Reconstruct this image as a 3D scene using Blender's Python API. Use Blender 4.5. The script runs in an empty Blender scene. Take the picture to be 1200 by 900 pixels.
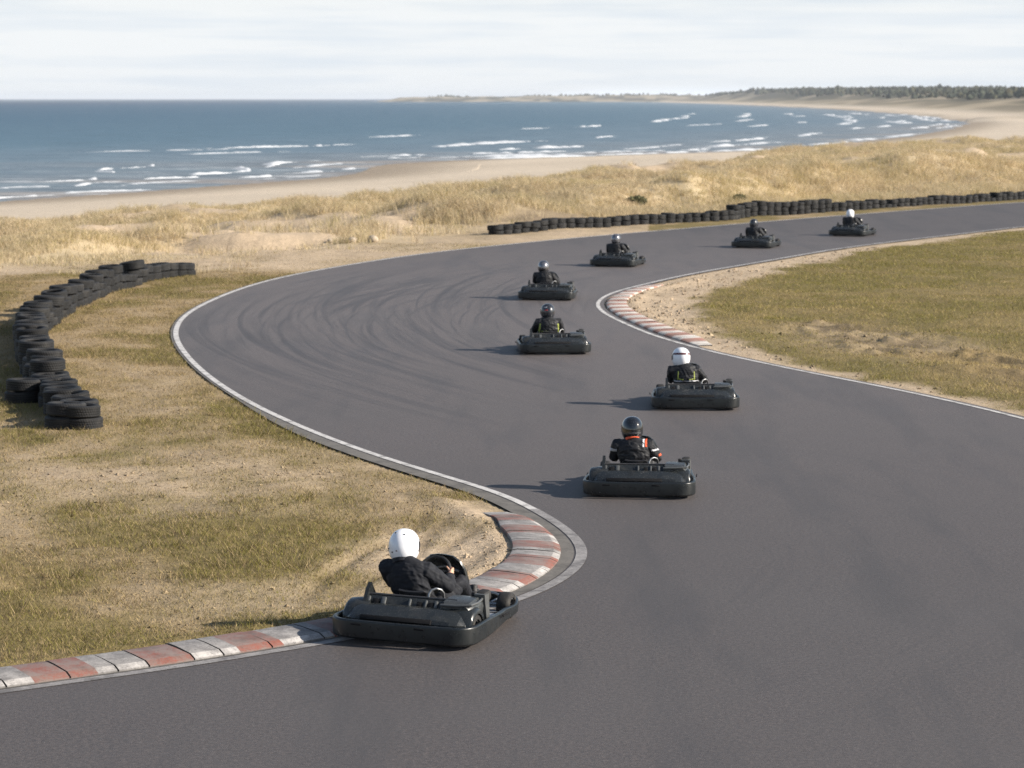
import bpy, bmesh, math, random
import numpy as np
from mathutils import Vector, Matrix

random.seed(7)
rng = np.random.default_rng(11)
SC = bpy.context.scene
COL = SC.collection
R = math.radians

# ------------------------------------------------------------------ camera numbers
F, H = 3000.0, 5.2                 # focal length in photo pixels, eye height above the track
HZ = 115.3                         # photo row of the horizon
PIT = math.atan((450 - HZ) / F)
CP, SP = math.cos(PIT), math.sin(PIT)


def g(px, py, z=0.0):
    """world point at height z seen at a photo pixel (used to survey the place)"""
    dx, dy = (px - 600) / F, (450 - py) / F
    ry, rz = CP + dy * SP, -SP + dy * CP
    t = (z - H) / rz
    return np.array([dx * t, ry * t])


def proj(X, Y):
    zc = Y * CP + H * SP
    zc = np.where(zc < 1, 1, zc)
    return 600 + F * X / zc, 450 - F * (Y * SP - H * CP) / zc


def py2Y(py):
    return F * H / (np.asarray(py, float) - HZ)


# ------------------------------------------------------------------ numpy noise
def _h(ix, iy, s):
    a = (ix.astype(np.int64) * 374761393 + iy.astype(np.int64) * 668265263 + s * 974634777) & 0xFFFFFFFF
    a = ((a ^ (a >> 13)) * 1274126177) & 0xFFFFFFFF
    a = a ^ (a >> 16)
    return (a & 0xFFFFFF) / float(0xFFFFFF)


def vn(x, y, s=0):
    x = np.asarray(x, float); y = np.asarray(y, float)
    ix, iy = np.floor(x), np.floor(y)
    fx, fy = x - ix, y - iy
    fx = fx * fx * (3 - 2 * fx); fy = fy * fy * (3 - 2 * fy)
    a, b = _h(ix, iy, s), _h(ix + 1, iy, s)
    c, d = _h(ix, iy + 1, s), _h(ix + 1, iy + 1, s)
    return (a + (b - a) * fx) * (1 - fy) + (c + (d - c) * fx) * fy


def fbm(x, y, s=0, o=4, g_=.5):
    v, a, t = 0, 1., 0
    for i in range(o):
        v = v + a * vn(x * 2 ** i + 13.7 * i, y * 2 ** i - 7.1 * i, s + i * 17); t += a; a *= g_
    return v / t


def ss(a, b, x):
    t = np.clip((x - a) / (b - a), 0, 1)
    return t * t * (3 - 2 * t)


# ------------------------------------------------------------------ object helpers
def tag(o, label=None, cat=None, group=None, kind=None):
    if label: o['label'] = label
    if cat: o['category'] = cat
    if group: o['group'] = group
    if kind: o['kind'] = kind
    return o


def link(o, parent=None):
    COL.objects.link(o)
    if parent: o.parent = parent
    return o


def np_mesh(name, V, loops, sizes, mat=None, cols=None, smooth=False, attrs=None):
    """fast mesh from numpy arrays"""
    me = bpy.data.meshes.new(name)
    V = np.asarray(V, np.float32)
    me.vertices.add(len(V)); me.vertices.foreach_set('co', V.ravel())
    loops = np.asarray(loops, np.int32).ravel()
    sizes = np.asarray(sizes, np.int32)
    me.loops.add(len(loops)); me.loops.foreach_set('vertex_index', loops)
    me.polygons.add(len(sizes))
    st = np.zeros(len(sizes), np.int32); st[1:] = np.cumsum(sizes)[:-1]
    me.polygons.foreach_set('loop_start', st)
    me.polygons.foreach_set('use_smooth', np.full(len(sizes), smooth))
    if cols is not None:
        a = me.attributes.new('tint', 'FLOAT_COLOR', 'POINT')
        c = np.ones((len(V), 4), np.float32); c[:, :3] = cols
        a.data.foreach_set('color', c.ravel())
    for k, v in (attrs or {}).items():
        a = me.attributes.new(k, 'FLOAT', 'POINT'); a.data.foreach_set('value', np.asarray(v, np.float32))
    me.update(calc_edges=True); me.validate()
    if mat: me.materials.append(mat)
    return me


class MB:
    def __init__(s): s.v, s.f, s.m = [], [], []

    def add(s, V, Fs, m=0):
        b = len(s.v)
        s.v += [tuple(map(float, p)) for p in V]
        s.f += [tuple(i + b for i in f) for f in Fs]; s.m += [m] * len(Fs)

    def box(s, c, d, bev=.012, rot=None, m=0, seg=2):
        bm = bmesh.new(); bmesh.ops.create_cube(bm, size=1)
        for v in bm.verts: v.co = Vector((v.co.x * d[0], v.co.y * d[1], v.co.z * d[2]))
        if bev: bmesh.ops.bevel(bm, geom=bm.edges[:], offset=bev, segments=seg, affect='EDGES', profile=.5)
        M = Matrix.Translation(c)
        if rot: M = M @ Matrix.Rotation(rot[0], 4, 'Z') @ Matrix.Rotation(rot[1], 4, 'X') @ Matrix.Rotation(rot[2], 4, 'Y')
        bm.transform(M); bm.verts.index_update()
        s.add([v.co for v in bm.verts], [[v.index for v in f.verts] for f in bm.faces], m); bm.free()

    def loft(s, rings, caps=True, closed=False, m=0):
        n = len(rings[0]); V = [p for r in rings for p in r]; Fs = []
        k = len(rings)
        for i in range(k if closed else k - 1):
            a, b = i * n, ((i + 1) % k) * n
            for j in range(n):
                j2 = (j + 1) % n
                Fs.append((a + j, a + j2, b + j2, b + j))
        if caps and not closed:
            Fs.append(tuple(range(n - 1, -1, -1))); Fs.append(tuple((k - 1) * n + j for j in range(n)))
        s.add(V, Fs, m)

    def tube(s, pts, r, seg=10, closed=False, up=(0, 0, 1), round_caps=False, m=0):
        P = [Vector(p) for p in pts]; n = len(P)
        rr = [(x, x) if not isinstance(x, (tuple, list)) else x for x in (r if isinstance(r, (list, tuple)) else [r] * n)]
        rings = []
        up = Vector(up)
        T = []
        for i in range(n):
            a = P[i - 1] if (i > 0 or closed) else P[i]
            b = P[(i + 1) % n] if (i < n - 1 or closed) else P[i]
            T.append((b - a).normalized())
        def ring(c, t, ra, rb):
            x = t.cross(up)
            if x.length < 1e-3: x = t.cross(Vector((0, 1, 0)))
            x.normalize(); y = x.cross(t)
            return [c + x * (ra * math.cos(q)) + y * (rb * math.sin(q)) for q in [2 * math.pi * j / seg for j in range(seg)]]
        for i in range(n):
            if round_caps and i == 0:
                for q in (80, 55, 28):
                    rings.append(ring(P[0] - T[0] * (math.sin(R(q)) * min(rr[0])), T[0], rr[0][0] * math.cos(R(q)), rr[0][1] * math.cos(R(q))))
            rings.append(ring(P[i], T[i], *rr[i]))
            if round_caps and i == n - 1:
                for q in (28, 55, 80):
                    rings.append(ring(P[i] + T[i] * (math.sin(R(q)) * min(rr[i])), T[i], rr[i][0] * math.cos(R(q)), rr[i][1] * math.cos(R(q))))
        s.loft(rings, caps=True, closed=closed, m=m)

    def lathe(s, prof, c=(0, 0, 0), axis='z', seg=28, closed=True, m=0):
        """prof: closed list of (radius, along axis)"""
        rings = []
        for i in range(seg):
            q = 2 * math.pi * i / seg
            ring = []
            for r, a in prof:
                if axis == 'z': p = (r * math.cos(q), r * math.sin(q), a)
                else: p = (a, r * math.cos(q), r * math.sin(q))
                ring.append((p[0] + c[0], p[1] + c[1], p[2] + c[2]))
            rings.append(ring)
        s.loft(rings, closed=True, m=m)

    def ball(s, c, r, seg=14, m=0):
        r = r if isinstance(r, tuple) else (r, r, r)
        rings = []
        for i in range(1, seg // 2 + 1):
            th = math.pi * (i - .35) / (seg // 2 + .3)
            rings.append([(c[0] + r[0] * math.sin(th) * math.cos(2 * math.pi * j / seg), c[1] + r[1] * math.sin(th) * math.sin(2 * math.pi * j / seg), c[2] + r[2] * math.cos(th)) for j in range(seg)])
        s.loft(rings, m=m)

    def mesh(s, name, mats, ang=38):
        me = bpy.data.meshes.new(name); me.from_pydata(s.v, [], s.f)
        bm = bmesh.new(); bm.from_mesh(me); bmesh.ops.recalc_face_normals(bm, faces=bm.faces); bm.to_mesh(me); bm.free()
        for m in (mats if isinstance(mats, (list, tuple)) else [mats]): me.materials.append(m)
        me.polygons.foreach_set('material_index', s.m)
        me.polygons.foreach_set('use_smooth', [True] * len(s.f))
        me.set_sharp_from_angle(angle=R(ang)); me.update()
        return me

    def obj(s, name, mats, parent=None, ang=38):
        return link(bpy.data.objects.new(name, s.mesh(name, mats, ang)), parent)


def empty(name, loc=(0, 0, 0), rot=(0, 0, 0)):
    o = bpy.data.objects.new(name, None); o.location = loc; o.rotation_euler = rot; o.empty_display_size = .2
    return link(o)


def copy_tree(o, parent=None):
    c = o.copy(); COL.objects.link(c); c.parent = parent
    for ch in list(o.children): copy_tree(ch, c)
    return c


# ------------------------------------------------------------------ materials
class NT:
    def __init__(s, name):
        s.mat = bpy.data.materials.new(name); s.mat.use_nodes = True
        s.t = s.mat.node_tree; s.n = s.t.nodes; s.l = s.t.links
        s.p = s.n['Principled BSDF']

    def new(s, typ, ins=None, **kw):
        nd = s.n.new('ShaderNode' + typ)
        for k, v in kw.items(): setattr(nd, k, v)
        for k, v in (ins or {}).items(): s.set(nd, k, v)
        return nd

    def set(s, nd, k, v):
        i = nd.inputs[k]
        if isinstance(v, bpy.types.NodeSocket): s.l.new(v, i)
        elif isinstance(v, bpy.types.Node): s.l.new(v.outputs[0], i)
        elif isinstance(v, (tuple, list)) and len(v) == 3 and len(i.default_value) == 4: i.default_value = (*v, 1)
        else: i.default_value = v

    def P(s, **kw):
        for k, v in kw.items(): s.set(s.p, k.replace('_', ' '), v)

    def obj(s): return s.new('TexCoord').outputs['Object']

    def noise(s, vec, scale, detail=4, rough=.55, dist=0, dims='3D'):
        return s.new('TexNoise', {'Vector': vec, 'Scale': scale, 'Detail': detail, 'Roughness': rough, 'Distortion': dist}, noise_dimensions=dims).outputs['Fac']

    def ramp(s, fac, stops):
        r = s.new('ValToRGB', {'Fac': fac}); e = r.color_ramp.elements
        while len(e) < len(stops): e.new(.5)
        for q, (p, c) in zip(e, stops):
            q.position = p; q.color = (*c, 1) if isinstance(c, (tuple, list)) else (c, c, c, 1)
        return r.outputs['Color']

    def mix(s, f, a, b, mode='MIX'):
        m = s.new('Mix', data_type='RGBA', blend_type=mode)
        s.set(m, 0, f); s.set(m, 6, a); s.set(m, 7, b)
        return m.outputs[2]

    def math(s, op, a, b=0., clamp=False):
        m = s.new('Math', operation=op, use_clamp=clamp); s.set(m, 0, a); s.set(m, 1, b)
        return m.outputs[0]

    def mapr(s, v, a, b, c, d):
        return s.new('MapRange', {0: v, 1: a, 2: b, 3: c, 4: d}).outputs[0]

    def mapping(s, vec, scale=(1, 1, 1), loc=(0, 0, 0), rot=(0, 0, 0)):
        return s.new('Mapping', {'Vector': vec, 'Scale': scale, 'Location': loc, 'Rotation': rot}).outputs[0]

    def bump(s, hgt, strength=.3, dist=.01, normal=None):
        b = s.new('Bump', {'Height': hgt, 'Strength': strength, 'Distance': dist})
        if normal is not None: s.set(b, 'Normal', normal)
        s.l.new(b.outputs[0], s.p.inputs['Normal']); return b.outputs[0]


def simple(name, col, rough=.5, spec=.5, metal=0., var=.25, sc=9., bump=.0, bsc=60., rv=.15, dust=None, coat=0.):
    n = NT(name); v = n.obj()
    nz = n.noise(v, sc, 5)
    c = n.mix(nz, tuple(x * (1 - var) for x in col), tuple(min(1, x * (1 + var)) for x in col))
    if dust:
        d = n.ramp(n.noise(v, sc * .6, 6, .65), [(.5, 0), (.72, 1)])
        c = n.mix(n.math('MULTIPLY', d, dust[1]), c, dust[0])
    n.P(Base_Color=c, Metallic=metal, Specular_IOR_Level=spec, Coat_Weight=coat)
    n.P(Roughness=n.mapr(n.noise(v, sc * 2.3, 4), .3, .7, max(.03, rough - rv), min(1, rough + rv)))
    if bump: n.bump(n.noise(v, bsc, 3), bump, .004)
    return n.mat


M = {}
DUST = ((.3, .25, .19), .3)
M['bumper'] = simple('bumper_plastic', (.0085, .0105, .0115), .34, .48, 0, .3, 7, .1, 90, .10, ((.08, .075, .068), .14))
M['body'] = simple('body_plastic', (.0165, .0185, .019), .27, .5, 0, .3, 8, .08, 60, .12, ((.14, .13, .11), .2))
M['dark'] = simple('dark_gap', (.006, .006, .007), .8, .2)
M['seatplastic'] = simple('seat_plastic', (.02, .02, .022), .38, .5)
M['pod'] = simple('grey_pod_plastic', (.042, .045, .045), .32, .5, 0, .3, 9, .08, 60)
M['pod_edge'] = simple('scuffed_plastic_edge', (.075, .078, .078), .4, .5, 0, .3, 10, .1, 60)
M['steel'] = simple('worn_steel', (.30, .30, .30), .36, .5, .85, .2, 14)
M['pan'] = simple('floor_pan_alloy', (.42, .42, .42), .42, .5, .7, .25, 10, 0, 60, .1, ((.3, .27, .22), .5))
M['frame'] = simple('black_frame_paint', (.03, .03, .032), .4)
M['slick'] = simple('kart_tyre_rubber', (.022, .021, .021), .75, .35, 0, .3, 12, .12, 70, .1, ((.16, .14, .11), .35))
M['engine'] = simple('engine_casting', (.14, .14, .14), .45, .5, .6)
M['rub'] = simple('wheel_grip', (.015, .015, .016), .6)
M['suit'] = simple('black_jacket_cloth', (.014, .015, .019), .82, .25, 0, .35, 11, .25, 130)
M['suit2'] = simple('black_race_suit', (.011, .0115, .014), .62, .35, 0, .35, 11, .2, 130)
M['skin'] = simple('skin', (.55, .32, .22), .5, .4, 0, .1)
M['orange'] = simple('orange_cloth', (.62, .09, .035), .75, .3, 0, .15, 20, .2, 90)
M['glove'] = simple('black_glove', (.018, .018, .02), .7, .3)
M['shoe'] = simple('dark_shoe', (.03, .028, .028), .6, .4)
M['hw'] = simple('white_helmet_shell', (.82, .82, .84), .25, .5, 0, .03, 12, 0, 60, .06, ((.45, .42, .4), .2), .3)
M['hb'] = simple('black_helmet_shell', (.010, .011, .013), .10, .6, 0, .2, 8, 0, 60, .04, None, .6)
M['hs'] = simple('silver_helmet_shell', (.20, .20, .215), .22, .5, .75, .12, 8, 0, 60, .06, None, .4)
M['hg'] = simple('dark_helmet_shell', (.022, .024, .03), .22, .5, .0, .3, 8, 0, 60, .06, None, .4)
M['visor'] = simple('dark_visor', (.008, .009, .012), .06, .8)
M['white'] = simple('white_patch', (.45, .45, .47), .6)
M['red'] = simple('red_graphic', (.45, .045, .035), .3)
M['maroon'] = simple('maroon_graphic', (.10, .028, .032), .3)
M['lime'] = simple('lime_trim', (.27, .31, .06), .6)
M['reflect'] = simple('silver_reflective_band', (.5, .5, .52), .35, .5, .5)
M['dots'] = simple('helmet_vent', (.08, .08, .09), .4)


def tyre_mat():
    n = NT('old_road_tyre'); v = n.obj()
    rnd = n.new('ObjectInfo').outputs['Random']
    a = n.mapr(rnd, 0, 1, .6, 1.7)
    nz = n.noise(n.mapping(v, (1, 1, 1)), 7, 6, .6)
    c = n.mix(nz, (.0035, .0036, .004), (.0092, .0092, .0098))
    d = n.ramp(n.noise(v, 5, 6, .7), [(.48, 0), (.7, 1)])
    c = n.mix(n.math('MULTIPLY', d, .22), c, (.075, .068, .058))
    cc = n.new('VectorMath', {0: c, 'Scale': a}, operation='SCALE').outputs[0]
    n.P(Base_Color=cc, Roughness=.72, Specular_IOR_Level=.4)
    # tread blocks
    gen = n.new('SeparateXYZ', {0: v})
    ang = n.math('ARCTAN2', gen.outputs[1], gen.outputs[0])
    w = n.math('SINE', n.math('ADD', n.math('MULTIPLY', ang, 46), n.math('MULTIPLY', gen.outputs[2], 60)))
    n.bump(n.math('ADD', n.math('MULTIPLY', w, .5), n.math('MULTIPLY', n.noise(v, 60, 3), .5)), .35, .008)
    return n.mat


M['tyre'] = tyre_mat()


def ground_mat():
    n = NT('ground_soil'); v = n.obj()
    t = n.new('Attribute', attribute_name='tint').outputs['Color']
    a = n.noise(v, .9, 6, .62); b = n.noise(v, 7., 5, .65); c_ = n.noise(v, 45., 3, .6)
    k = n.math('ADD', n.math('ADD', n.math('MULTIPLY', a, .5), n.math('MULTIPLY', b, .6)), n.math('MULTIPLY', c_, .5))
    k = n.mapr(k, .5, 1.1, .62, 1.38)
    n.P(Base_Color=n.new('VectorMath', {0: t, 'Scale': k}, operation='SCALE').outputs[0], Roughness=.95, Specular_IOR_Level=.15)
    n.bump(n.math('ADD', n.math('MULTIPLY', b, .7), n.math('MULTIPLY', c_, .3)), .8, .06)
    return n.mat


def leaf_mat(name, trans=.25, lo=.75, hi=1.25):
    n = NT(name)
    t = n.new('Attribute', attribute_name='tint').outputs['Color']
    n.P(Base_Color=t, Roughness=.8, Specular_IOR_Level=.2)
    tr = n.new('BsdfTranslucent', {'Color': t})
    mx = n.new('MixShader', {0: trans, 1: n.p.outputs[0], 2: tr.outputs[0]})
    n.l.new(mx.outputs[0], n.n['Material Output'].inputs['Surface'])
    return n.mat


M['ground'] = ground_mat()
M['blade'] = leaf_mat('grass_blade')
M['dryblade'] = leaf_mat('dune_grass_blade', .4)
M['leaf'] = leaf_mat('shrub_leaf', .15)
# ------------------------------------------------------------------ survey lines (photo pixel -> ground point)
L_PX = [(-160, 838), (-70, 822), (0, 810), (110, 796), (250, 775), (390, 752), (480, 735), (560, 718), (612, 702), (655, 682), (680, 662), (685, 648), (675, 630), (640, 605), (590, 580), (520, 558), (440, 533), (360, 503), (290, 470), (240, 437), (212, 407), (206, 389), (215, 372), (240, 356), (290, 336), (340, 323), (400, 312), (470, 301), (533, 293), (600, 286), (667, 279.5), (735, 273.5), (800, 268), (900, 259.5), (1000, 251.5), (1100, 244), (1200, 237), (1300, 231), (1400, 226)]
R_PX = [(2400, 782), (1800, 643), (1500, 570), (1340, 530), (1200, 491), (1113, 470), (1027, 452), (940, 435), (853, 416.5), (810, 406), (766, 393), (732, 379), (710, 368), (700, 358), (706, 349), (723, 341.5), (758, 332.5), (810, 321), (897, 306), (983, 291.5), (1048, 283), (1100, 277), (1200, 265.5), (1300, 256), (1400, 248)]


def smooth_line(P, step=.12, it=2):
    P = np.array(P, float)
    out = []
    Q = np.vstack([2 * P[0] - P[1], P, 2 * P[-1] - P[-2]])
    for i in range(1, len(Q) - 2):           # centripetal Catmull-Rom
        p0, p1, p2, p3 = Q[i - 1:i + 3]
        t0 = 0; t1 = t0 + np.linalg.norm(p1 - p0) ** .5; t2 = t1 + np.linalg.norm(p2 - p1) ** .5; t3 = t2 + np.linalg.norm(p3 - p2) ** .5
        for t in np.linspace(t1, t2, 24, endpoint=False):
            A1 = (t1 - t) / (t1 - t0) * p0 + (t - t0) / (t1 - t0) * p1
            A2 = (t2 - t) / (t2 - t1) * p1 + (t - t1) / (t2 - t1) * p2
            A3 = (t3 - t) / (t3 - t2) * p2 + (t - t2) / (t3 - t2) * p3
            B1 = (t2 - t) / (t2 - t0) * A1 + (t - t0) / (t2 - t0) * A2
            B2 = (t3 - t) / (t3 - t1) * A2 + (t - t1) / (t3 - t1) * A3
            out.append((t2 - t) / (t2 - t1) * B1 + (t - t1) / (t2 - t1) * B2)
    out.append(P[-1]); out = np.array(out)
    return resample(out, step, it)


def resample(P, step, it=0, win=9):
    d = np.r_[0, np.cumsum(np.linalg.norm(np.diff(P, axis=0), axis=1))]
    s = np.arange(0, d[-1], step)
    Q = np.c_[np.interp(s, d, P[:, 0]), np.interp(s, d, P[:, 1])]
    for _ in range(it):
        k = np.ones(win) / win
        E_ = np.vstack([np.repeat(Q[:1], win // 2, 0), Q, np.repeat(Q[-1:], win // 2, 0)])
        Q = np.c_[np.convolve(E_[:, 0], k, 'valid'), np.convolve(E_[:, 1], k, 'valid')]
    return Q


def normals(P):
    T = np.gradient(P, axis=0); T /= np.linalg.norm(T, axis=1)[:, None]
    return np.c_[-T[:, 1], T[:, 0]]          # left of travel


LINE_L = smooth_line([g(*q) for q in L_PX], .12, 4)
LINE_R = smooth_line([g(*q) for q in R_PX], .12, 4)
N_L, N_R = normals(LINE_L), normals(LINE_R)     # N_L points away from the track, N_R into the track
_w = np.linalg.norm(LINE_L - g(400, 518), axis=1); _k = int(_w.argmin())
MARG = .34 - .22 * ss(0, 60, np.arange(len(LINE_L)) - _k)
ASPH_L = LINE_L + N_L * MARG[:, None]
ASPH_R = LINE_R - N_R * .16
TRACK = np.vstack([ASPH_L, ASPH_R[::-1], [[20, 12], [30, -20], [-60, -20], [-60, 12], [-16, 19.5]]])


def seg_dist(X, Y, P, chunk=20000):
    """unsigned distance and nearest sample index to a densely sampled line"""
    D = np.full(len(X), 1e9); I = np.zeros(len(X), int)
    for a in range(0, len(X), chunk):
        d2 = (X[a:a + chunk, None] - P[None, :, 0]) ** 2 + (Y[a:a + chunk, None] - P[None, :, 1]) ** 2
        i = d2.argmin(1); I[a:a + chunk] = i; D[a:a + chunk] = np.sqrt(d2[np.arange(len(i)), i])
    return D, I


def in_poly(X, Y, P):
    c = np.zeros(len(X), bool); j = len(P) - 1
    for i in range(len(P)):
        (x1, y1), (x2, y2) = P[i], P[j]
        if y1 != y2:
            m = ((y1 > Y) != (y2 > Y)) & (X < (x2 - x1) * (Y - y1) / (y2 - y1) + x1); c ^= m
        j = i
    return c


TRACK_C = np.vstack([ASPH_L[::4], ASPH_R[::-4], TRACK[-5:]])
_LL, _RR = ASPH_L[::3], ASPH_R[::3]


def track_info(X, Y):
    """(inside, distance to outer edge, distance to inner edge); far points get 99"""
    X = np.asarray(X, float); Y = np.asarray(Y, float)
    near = (Y > -25) & (Y < 175) & (np.abs(X) < 62)
    ins = np.zeros(len(X), bool); dl = np.full(len(X), 99.); dr = np.full(len(X), 99.)
    if near.any():
        x, y = X[near], Y[near]
        ins[near] = in_poly(x, y, TRACK_C)
        dl[near] = seg_dist(x, y, _LL)[0]; dr[near] = seg_dist(x, y, _RR)[0]
    return ins, dl, dr


# shoreline (sea level -6), survey points then the run along the coast
SEA = -6.0
SHORE = np.array([(-420., -150.), (-150, 140)] + [tuple(g(*q, SEA)) for q in [(0, 238), (100, 230), (200, 222), (330, 213), (420, 207), (436, 192), (560, 187), (700, 183), (800, 180), (900, 176), (1000, 167), (1070, 159), (1115, 151), (1138, 144)]] + [(262., 1600.), (300, 2100), (352, 3000), (410, 4800), (440, 8400), (440, 12000)])
SHORE_D = resample(SHORE[:-6], 3.0, 6); SHORE_D = np.vstack([SHORE_D, resample(SHORE[-7:], 40.0, 3)])


def shore_dist(X, Y):
    """positive on land"""
    D = np.full(len(X), 1e9); S = np.ones(len(X))
    P = SHORE_D[::2]
    T = np.gradient(P, axis=0)
    for a in range(0, len(X), 20000):
        x, y = X[a:a + 20000], Y[a:a + 20000]
        d2 = (x[:, None] - P[None, :, 0]) ** 2 + (y[:, None] - P[None, :, 1]) ** 2
        i = d2.argmin(1); D[a:a + 20000] = np.sqrt(d2[np.arange(len(i)), i])
        cr = T[i, 0] * (y - P[i, 1]) - T[i, 1] * (x - P[i, 0])
        S[a:a + 20000] = np.where(cr > 0, -1, 1)
    return D * S


CR_PX = [-600, 0, 100, 200, 300, 400, 500, 600, 700, 800, 900, 1000, 1100, 1200, 1800]
CR_PY = [292, 265, 257, 249, 239, 224, 217, 212, 201, 190, 177, 171, 163, 158, 156]
CR_Y = [110, 130, 138, 145, 150, 158, 170, 185, 200, 215, 235, 255, 280, 300, 330]
ST_PX = [-600, 0, 240, 340, 480, 600, 800, 1000, 1200, 1800]
ST_PY = [335, 318, 306, 300, 284, 267, 257, 243, 229, 215]
R2_PX = [560, 650, 700, 800, 900, 1000, 1100, 1200, 1800]
R2_Y = [114, 118, 124, 133, 142, 151, 159, 168, 200]
R2_H = [0., .15, .6, .85, 1.0, 1.15, 1.2, 1.2, 1.2]


def terrain(X, Y, full=False):
    X = np.asarray(X, float).ravel(); Y = np.asarray(Y, float).ravel()
    ins, dl, dr = track_info(X, Y)
    edge = np.minimum(dl, dr)
    u = 600 + F * X / np.maximum(Y, 1) / CP        # bearing, as a photo column
    u = np.clip(u, -600, 1800)
    px, py = proj(X, Y)
    Yc = np.interp(u, CR_PX, CR_Y); zc = H - (np.interp(u, CR_PX, CR_PY) - HZ) / F * Yc - .38
    Ys = py2Y(np.interp(u, ST_PX, ST_PY)) + 2.0
    t1 = ss(Ys, Yc, Y)
    sd = shore_dist(X, Y)
    z = zc * t1
    # second bank close behind the tyre wall
    Yr = np.interp(u, R2_PX, R2_Y); hr = np.interp(u, R2_PX, R2_H)
    bank = hr * np.exp(-((Y - Yr) / np.where(Y < Yr, 7.5, 10.)) ** 2) * (Y > 60)
    z = z + bank
    mound = 1.0 * np.exp(-(((X + 1.2) / 3.3) ** 2 + ((Y - 108.5) / 4.5) ** 2))
    scarp = .55 * ss(0, 1.4, (Y - 93.6) - .5 * np.sin(X * .8)) * np.exp(-((X + 10.2) / 4.0) ** 4) * np.exp(-np.clip(Y - 95, 0, 99) / 9.)
    z = z + mound + scarp
    dn = ss(0, 14, Y - Ys) * (Y < 900)
    z = z + dn * ((fbm(X / 9., Y / 13., 3, 4) - .5) * 1.5 + (fbm(X / 4.2, Y / 6.5, 6, 2) - .5) * 1.1 + (fbm(X / 1.9, Y / 3.2, 5, 2) - .5) * .6)
    # beach and sea floor
    bn = np.where(sd < 0, SEA + .06 * np.maximum(sd, -80), SEA + .036 * np.clip(sd, 0, 55) + .006 * np.clip(sd - 55, 0, 80))
    bn = bn + np.where(sd > 18, (fbm(X / 30., Y / 30., 9, 3) - .5) * .35, 0)
    far = ss(900, 1500, Y)
    hills = ss(45, 110, sd) * (4 + 7 * (fbm(X / 40., Y / 90., 21, 4) - .35)) + ss(95, 230, sd) * (1 - ss(6500, 9500, Y)) * (.0034 * Y + 8 * (fbm(X / 150., Y / 260., 31, 3) - .5))
    bn = bn + far * hills
    e = Y - Yc
    w = ss(0, 50, e)
    z = z * (1 - w) + bn * w
    # sand banks left of the field of view fall to the sea as well
    z = np.where(sd < 60, np.minimum(z, bn + ss(0, 60, sd) * 6), z)
    # short-range relief on the verges, flat at the asphalt
    m = ss(.25, 2.2, edge) * (~ins) * (Y < 130)
    rough = (fbm(X / 1.7, Y / 1.7, 41, 4) - .5) * .13 + (fbm(X / .35, Y / .35, 43, 2) - .5) * .035
    # clods and hollows of the broken strip on the infield
    brk = np.exp(-((dr - 4.2 - 1.8 * (fbm(X / 3., Y / 3., 51, 2) - .5)) / 1.7) ** 2) * ((X > 4.2) & (Y < 60) & (Y > 20)) * (~ins)
    cl = ss(.52, .72, fbm(X / .55, Y / 1.2, 53, 3))
    rough = rough + brk * (cl * .09 - .03)
    # wheel ruts in the sand by the kerb
    q = g(520, 640); ax = np.array([g(575, 600)[0] - g(500, 655)[0], g(575, 600)[1] - g(500, 655)[1]]); ax /= np.linalg.norm(ax)
    a_ = (X - q[0]) * ax[0] + (Y - q[1]) * ax[1]; b_ = -(X - q[0]) * ax[1] + (Y - q[1]) * ax[0]
    rut = 0
    for o_ in (-.55, -.15, .3, .75):
        rut = rut + np.exp(-((b_ - o_ + .1 * np.sin(a_ * 1.3 + o_ * 9)) / .085) ** 2)
    rut = rut * np.exp(-(a_ / 3.6) ** 4)
    z = z + m * rough * (1 + .5 * np.exp(-(((X - q[0]) / 1.6) ** 2 + ((Y - q[1]) / 3) ** 2))) - m * .06 * rut
    kb = .055 * np.exp(-((dl - .60) / .22) ** 2) * ((X < 1.3) & (Y < 33.6) & (dl < dr)) + .05 * np.exp(-((dr - .72) / .25) ** 2) * ((Y > 56) & (Y < 74) & (X < 7) & (dr < dl))
    z = np.where(Y < 175, np.where(ins & (edge > .25), -.06, np.where(ins, -.03, z + .004 * (edge < .3) - .02 * (Y < 130) * (1 - ss(.1, 1.2, edge)) + kb)), z)
    if not full: return z
    # ---------------- cover: how much turf, how green, base tint
    n1 = fbm(X / 3.1, Y / 4.3, 61, 4); n2 = fbm(X / .8, Y / 1.1, 63, 3); n3 = fbm(X / 9, Y / 9, 67, 3)
    green = np.clip(ss(.36, .62, .6 * n1 + .4 * n2), 0, 1)
    left = dl < dr
    # verge round the left bend: greener and browner bands; bare sand inside the first corner
    qx, qy = g(535, 655)
    bare = np.exp(-(((X - qx) / 1.35) ** 2 + ((Y - qy) / 2.6) ** 2) ** 1.3)
    bare = np.maximum(bare, .8 * np.exp(-((dl - .5) / .5) ** 2) * (Y < 33) * ss(-1.6, -.6, X))
    qx, qy = g(330, 700)
    bare = np.maximum(bare, .62 * np.exp(-(((X - qx) / 1.4) ** 2 + ((Y - qy) / 1.1) ** 2)))
    qx, qy = g(170, 570)
    bare = np.maximum(bare, .50 * np.exp(-(((X - qx) / 4.2) ** 2 + ((Y - qy) / 3.6) ** 2)))
    turf_l = np.clip(.93 - bare * 1.1 + (n2 - .5) * 1.0 + (n1 - .5) * 1.1, 0, 1)
    # sand track beyond the bend
    up = np.interp(px, [-300, 0, 120, 240, 400, 520, 600, 700], [322, 303, 290, 281, 277, 272, 264, 258])
    lo = np.interp(px, [-300, 0, 100, 240, 300, 350, 400, 533, 667, 800, 1200], [345, 322, 319, 318, 318, 317, 313, 294, 282, 270, 238])
    pathm = ss(-4, 3, py - up) * (1 - ss(-3, 3, py - lo)) * (Y > 60) * (px < 760)
    pathm = np.clip(pathm * (1.25 - .9 * n1) + 0, 0, 1)
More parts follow.
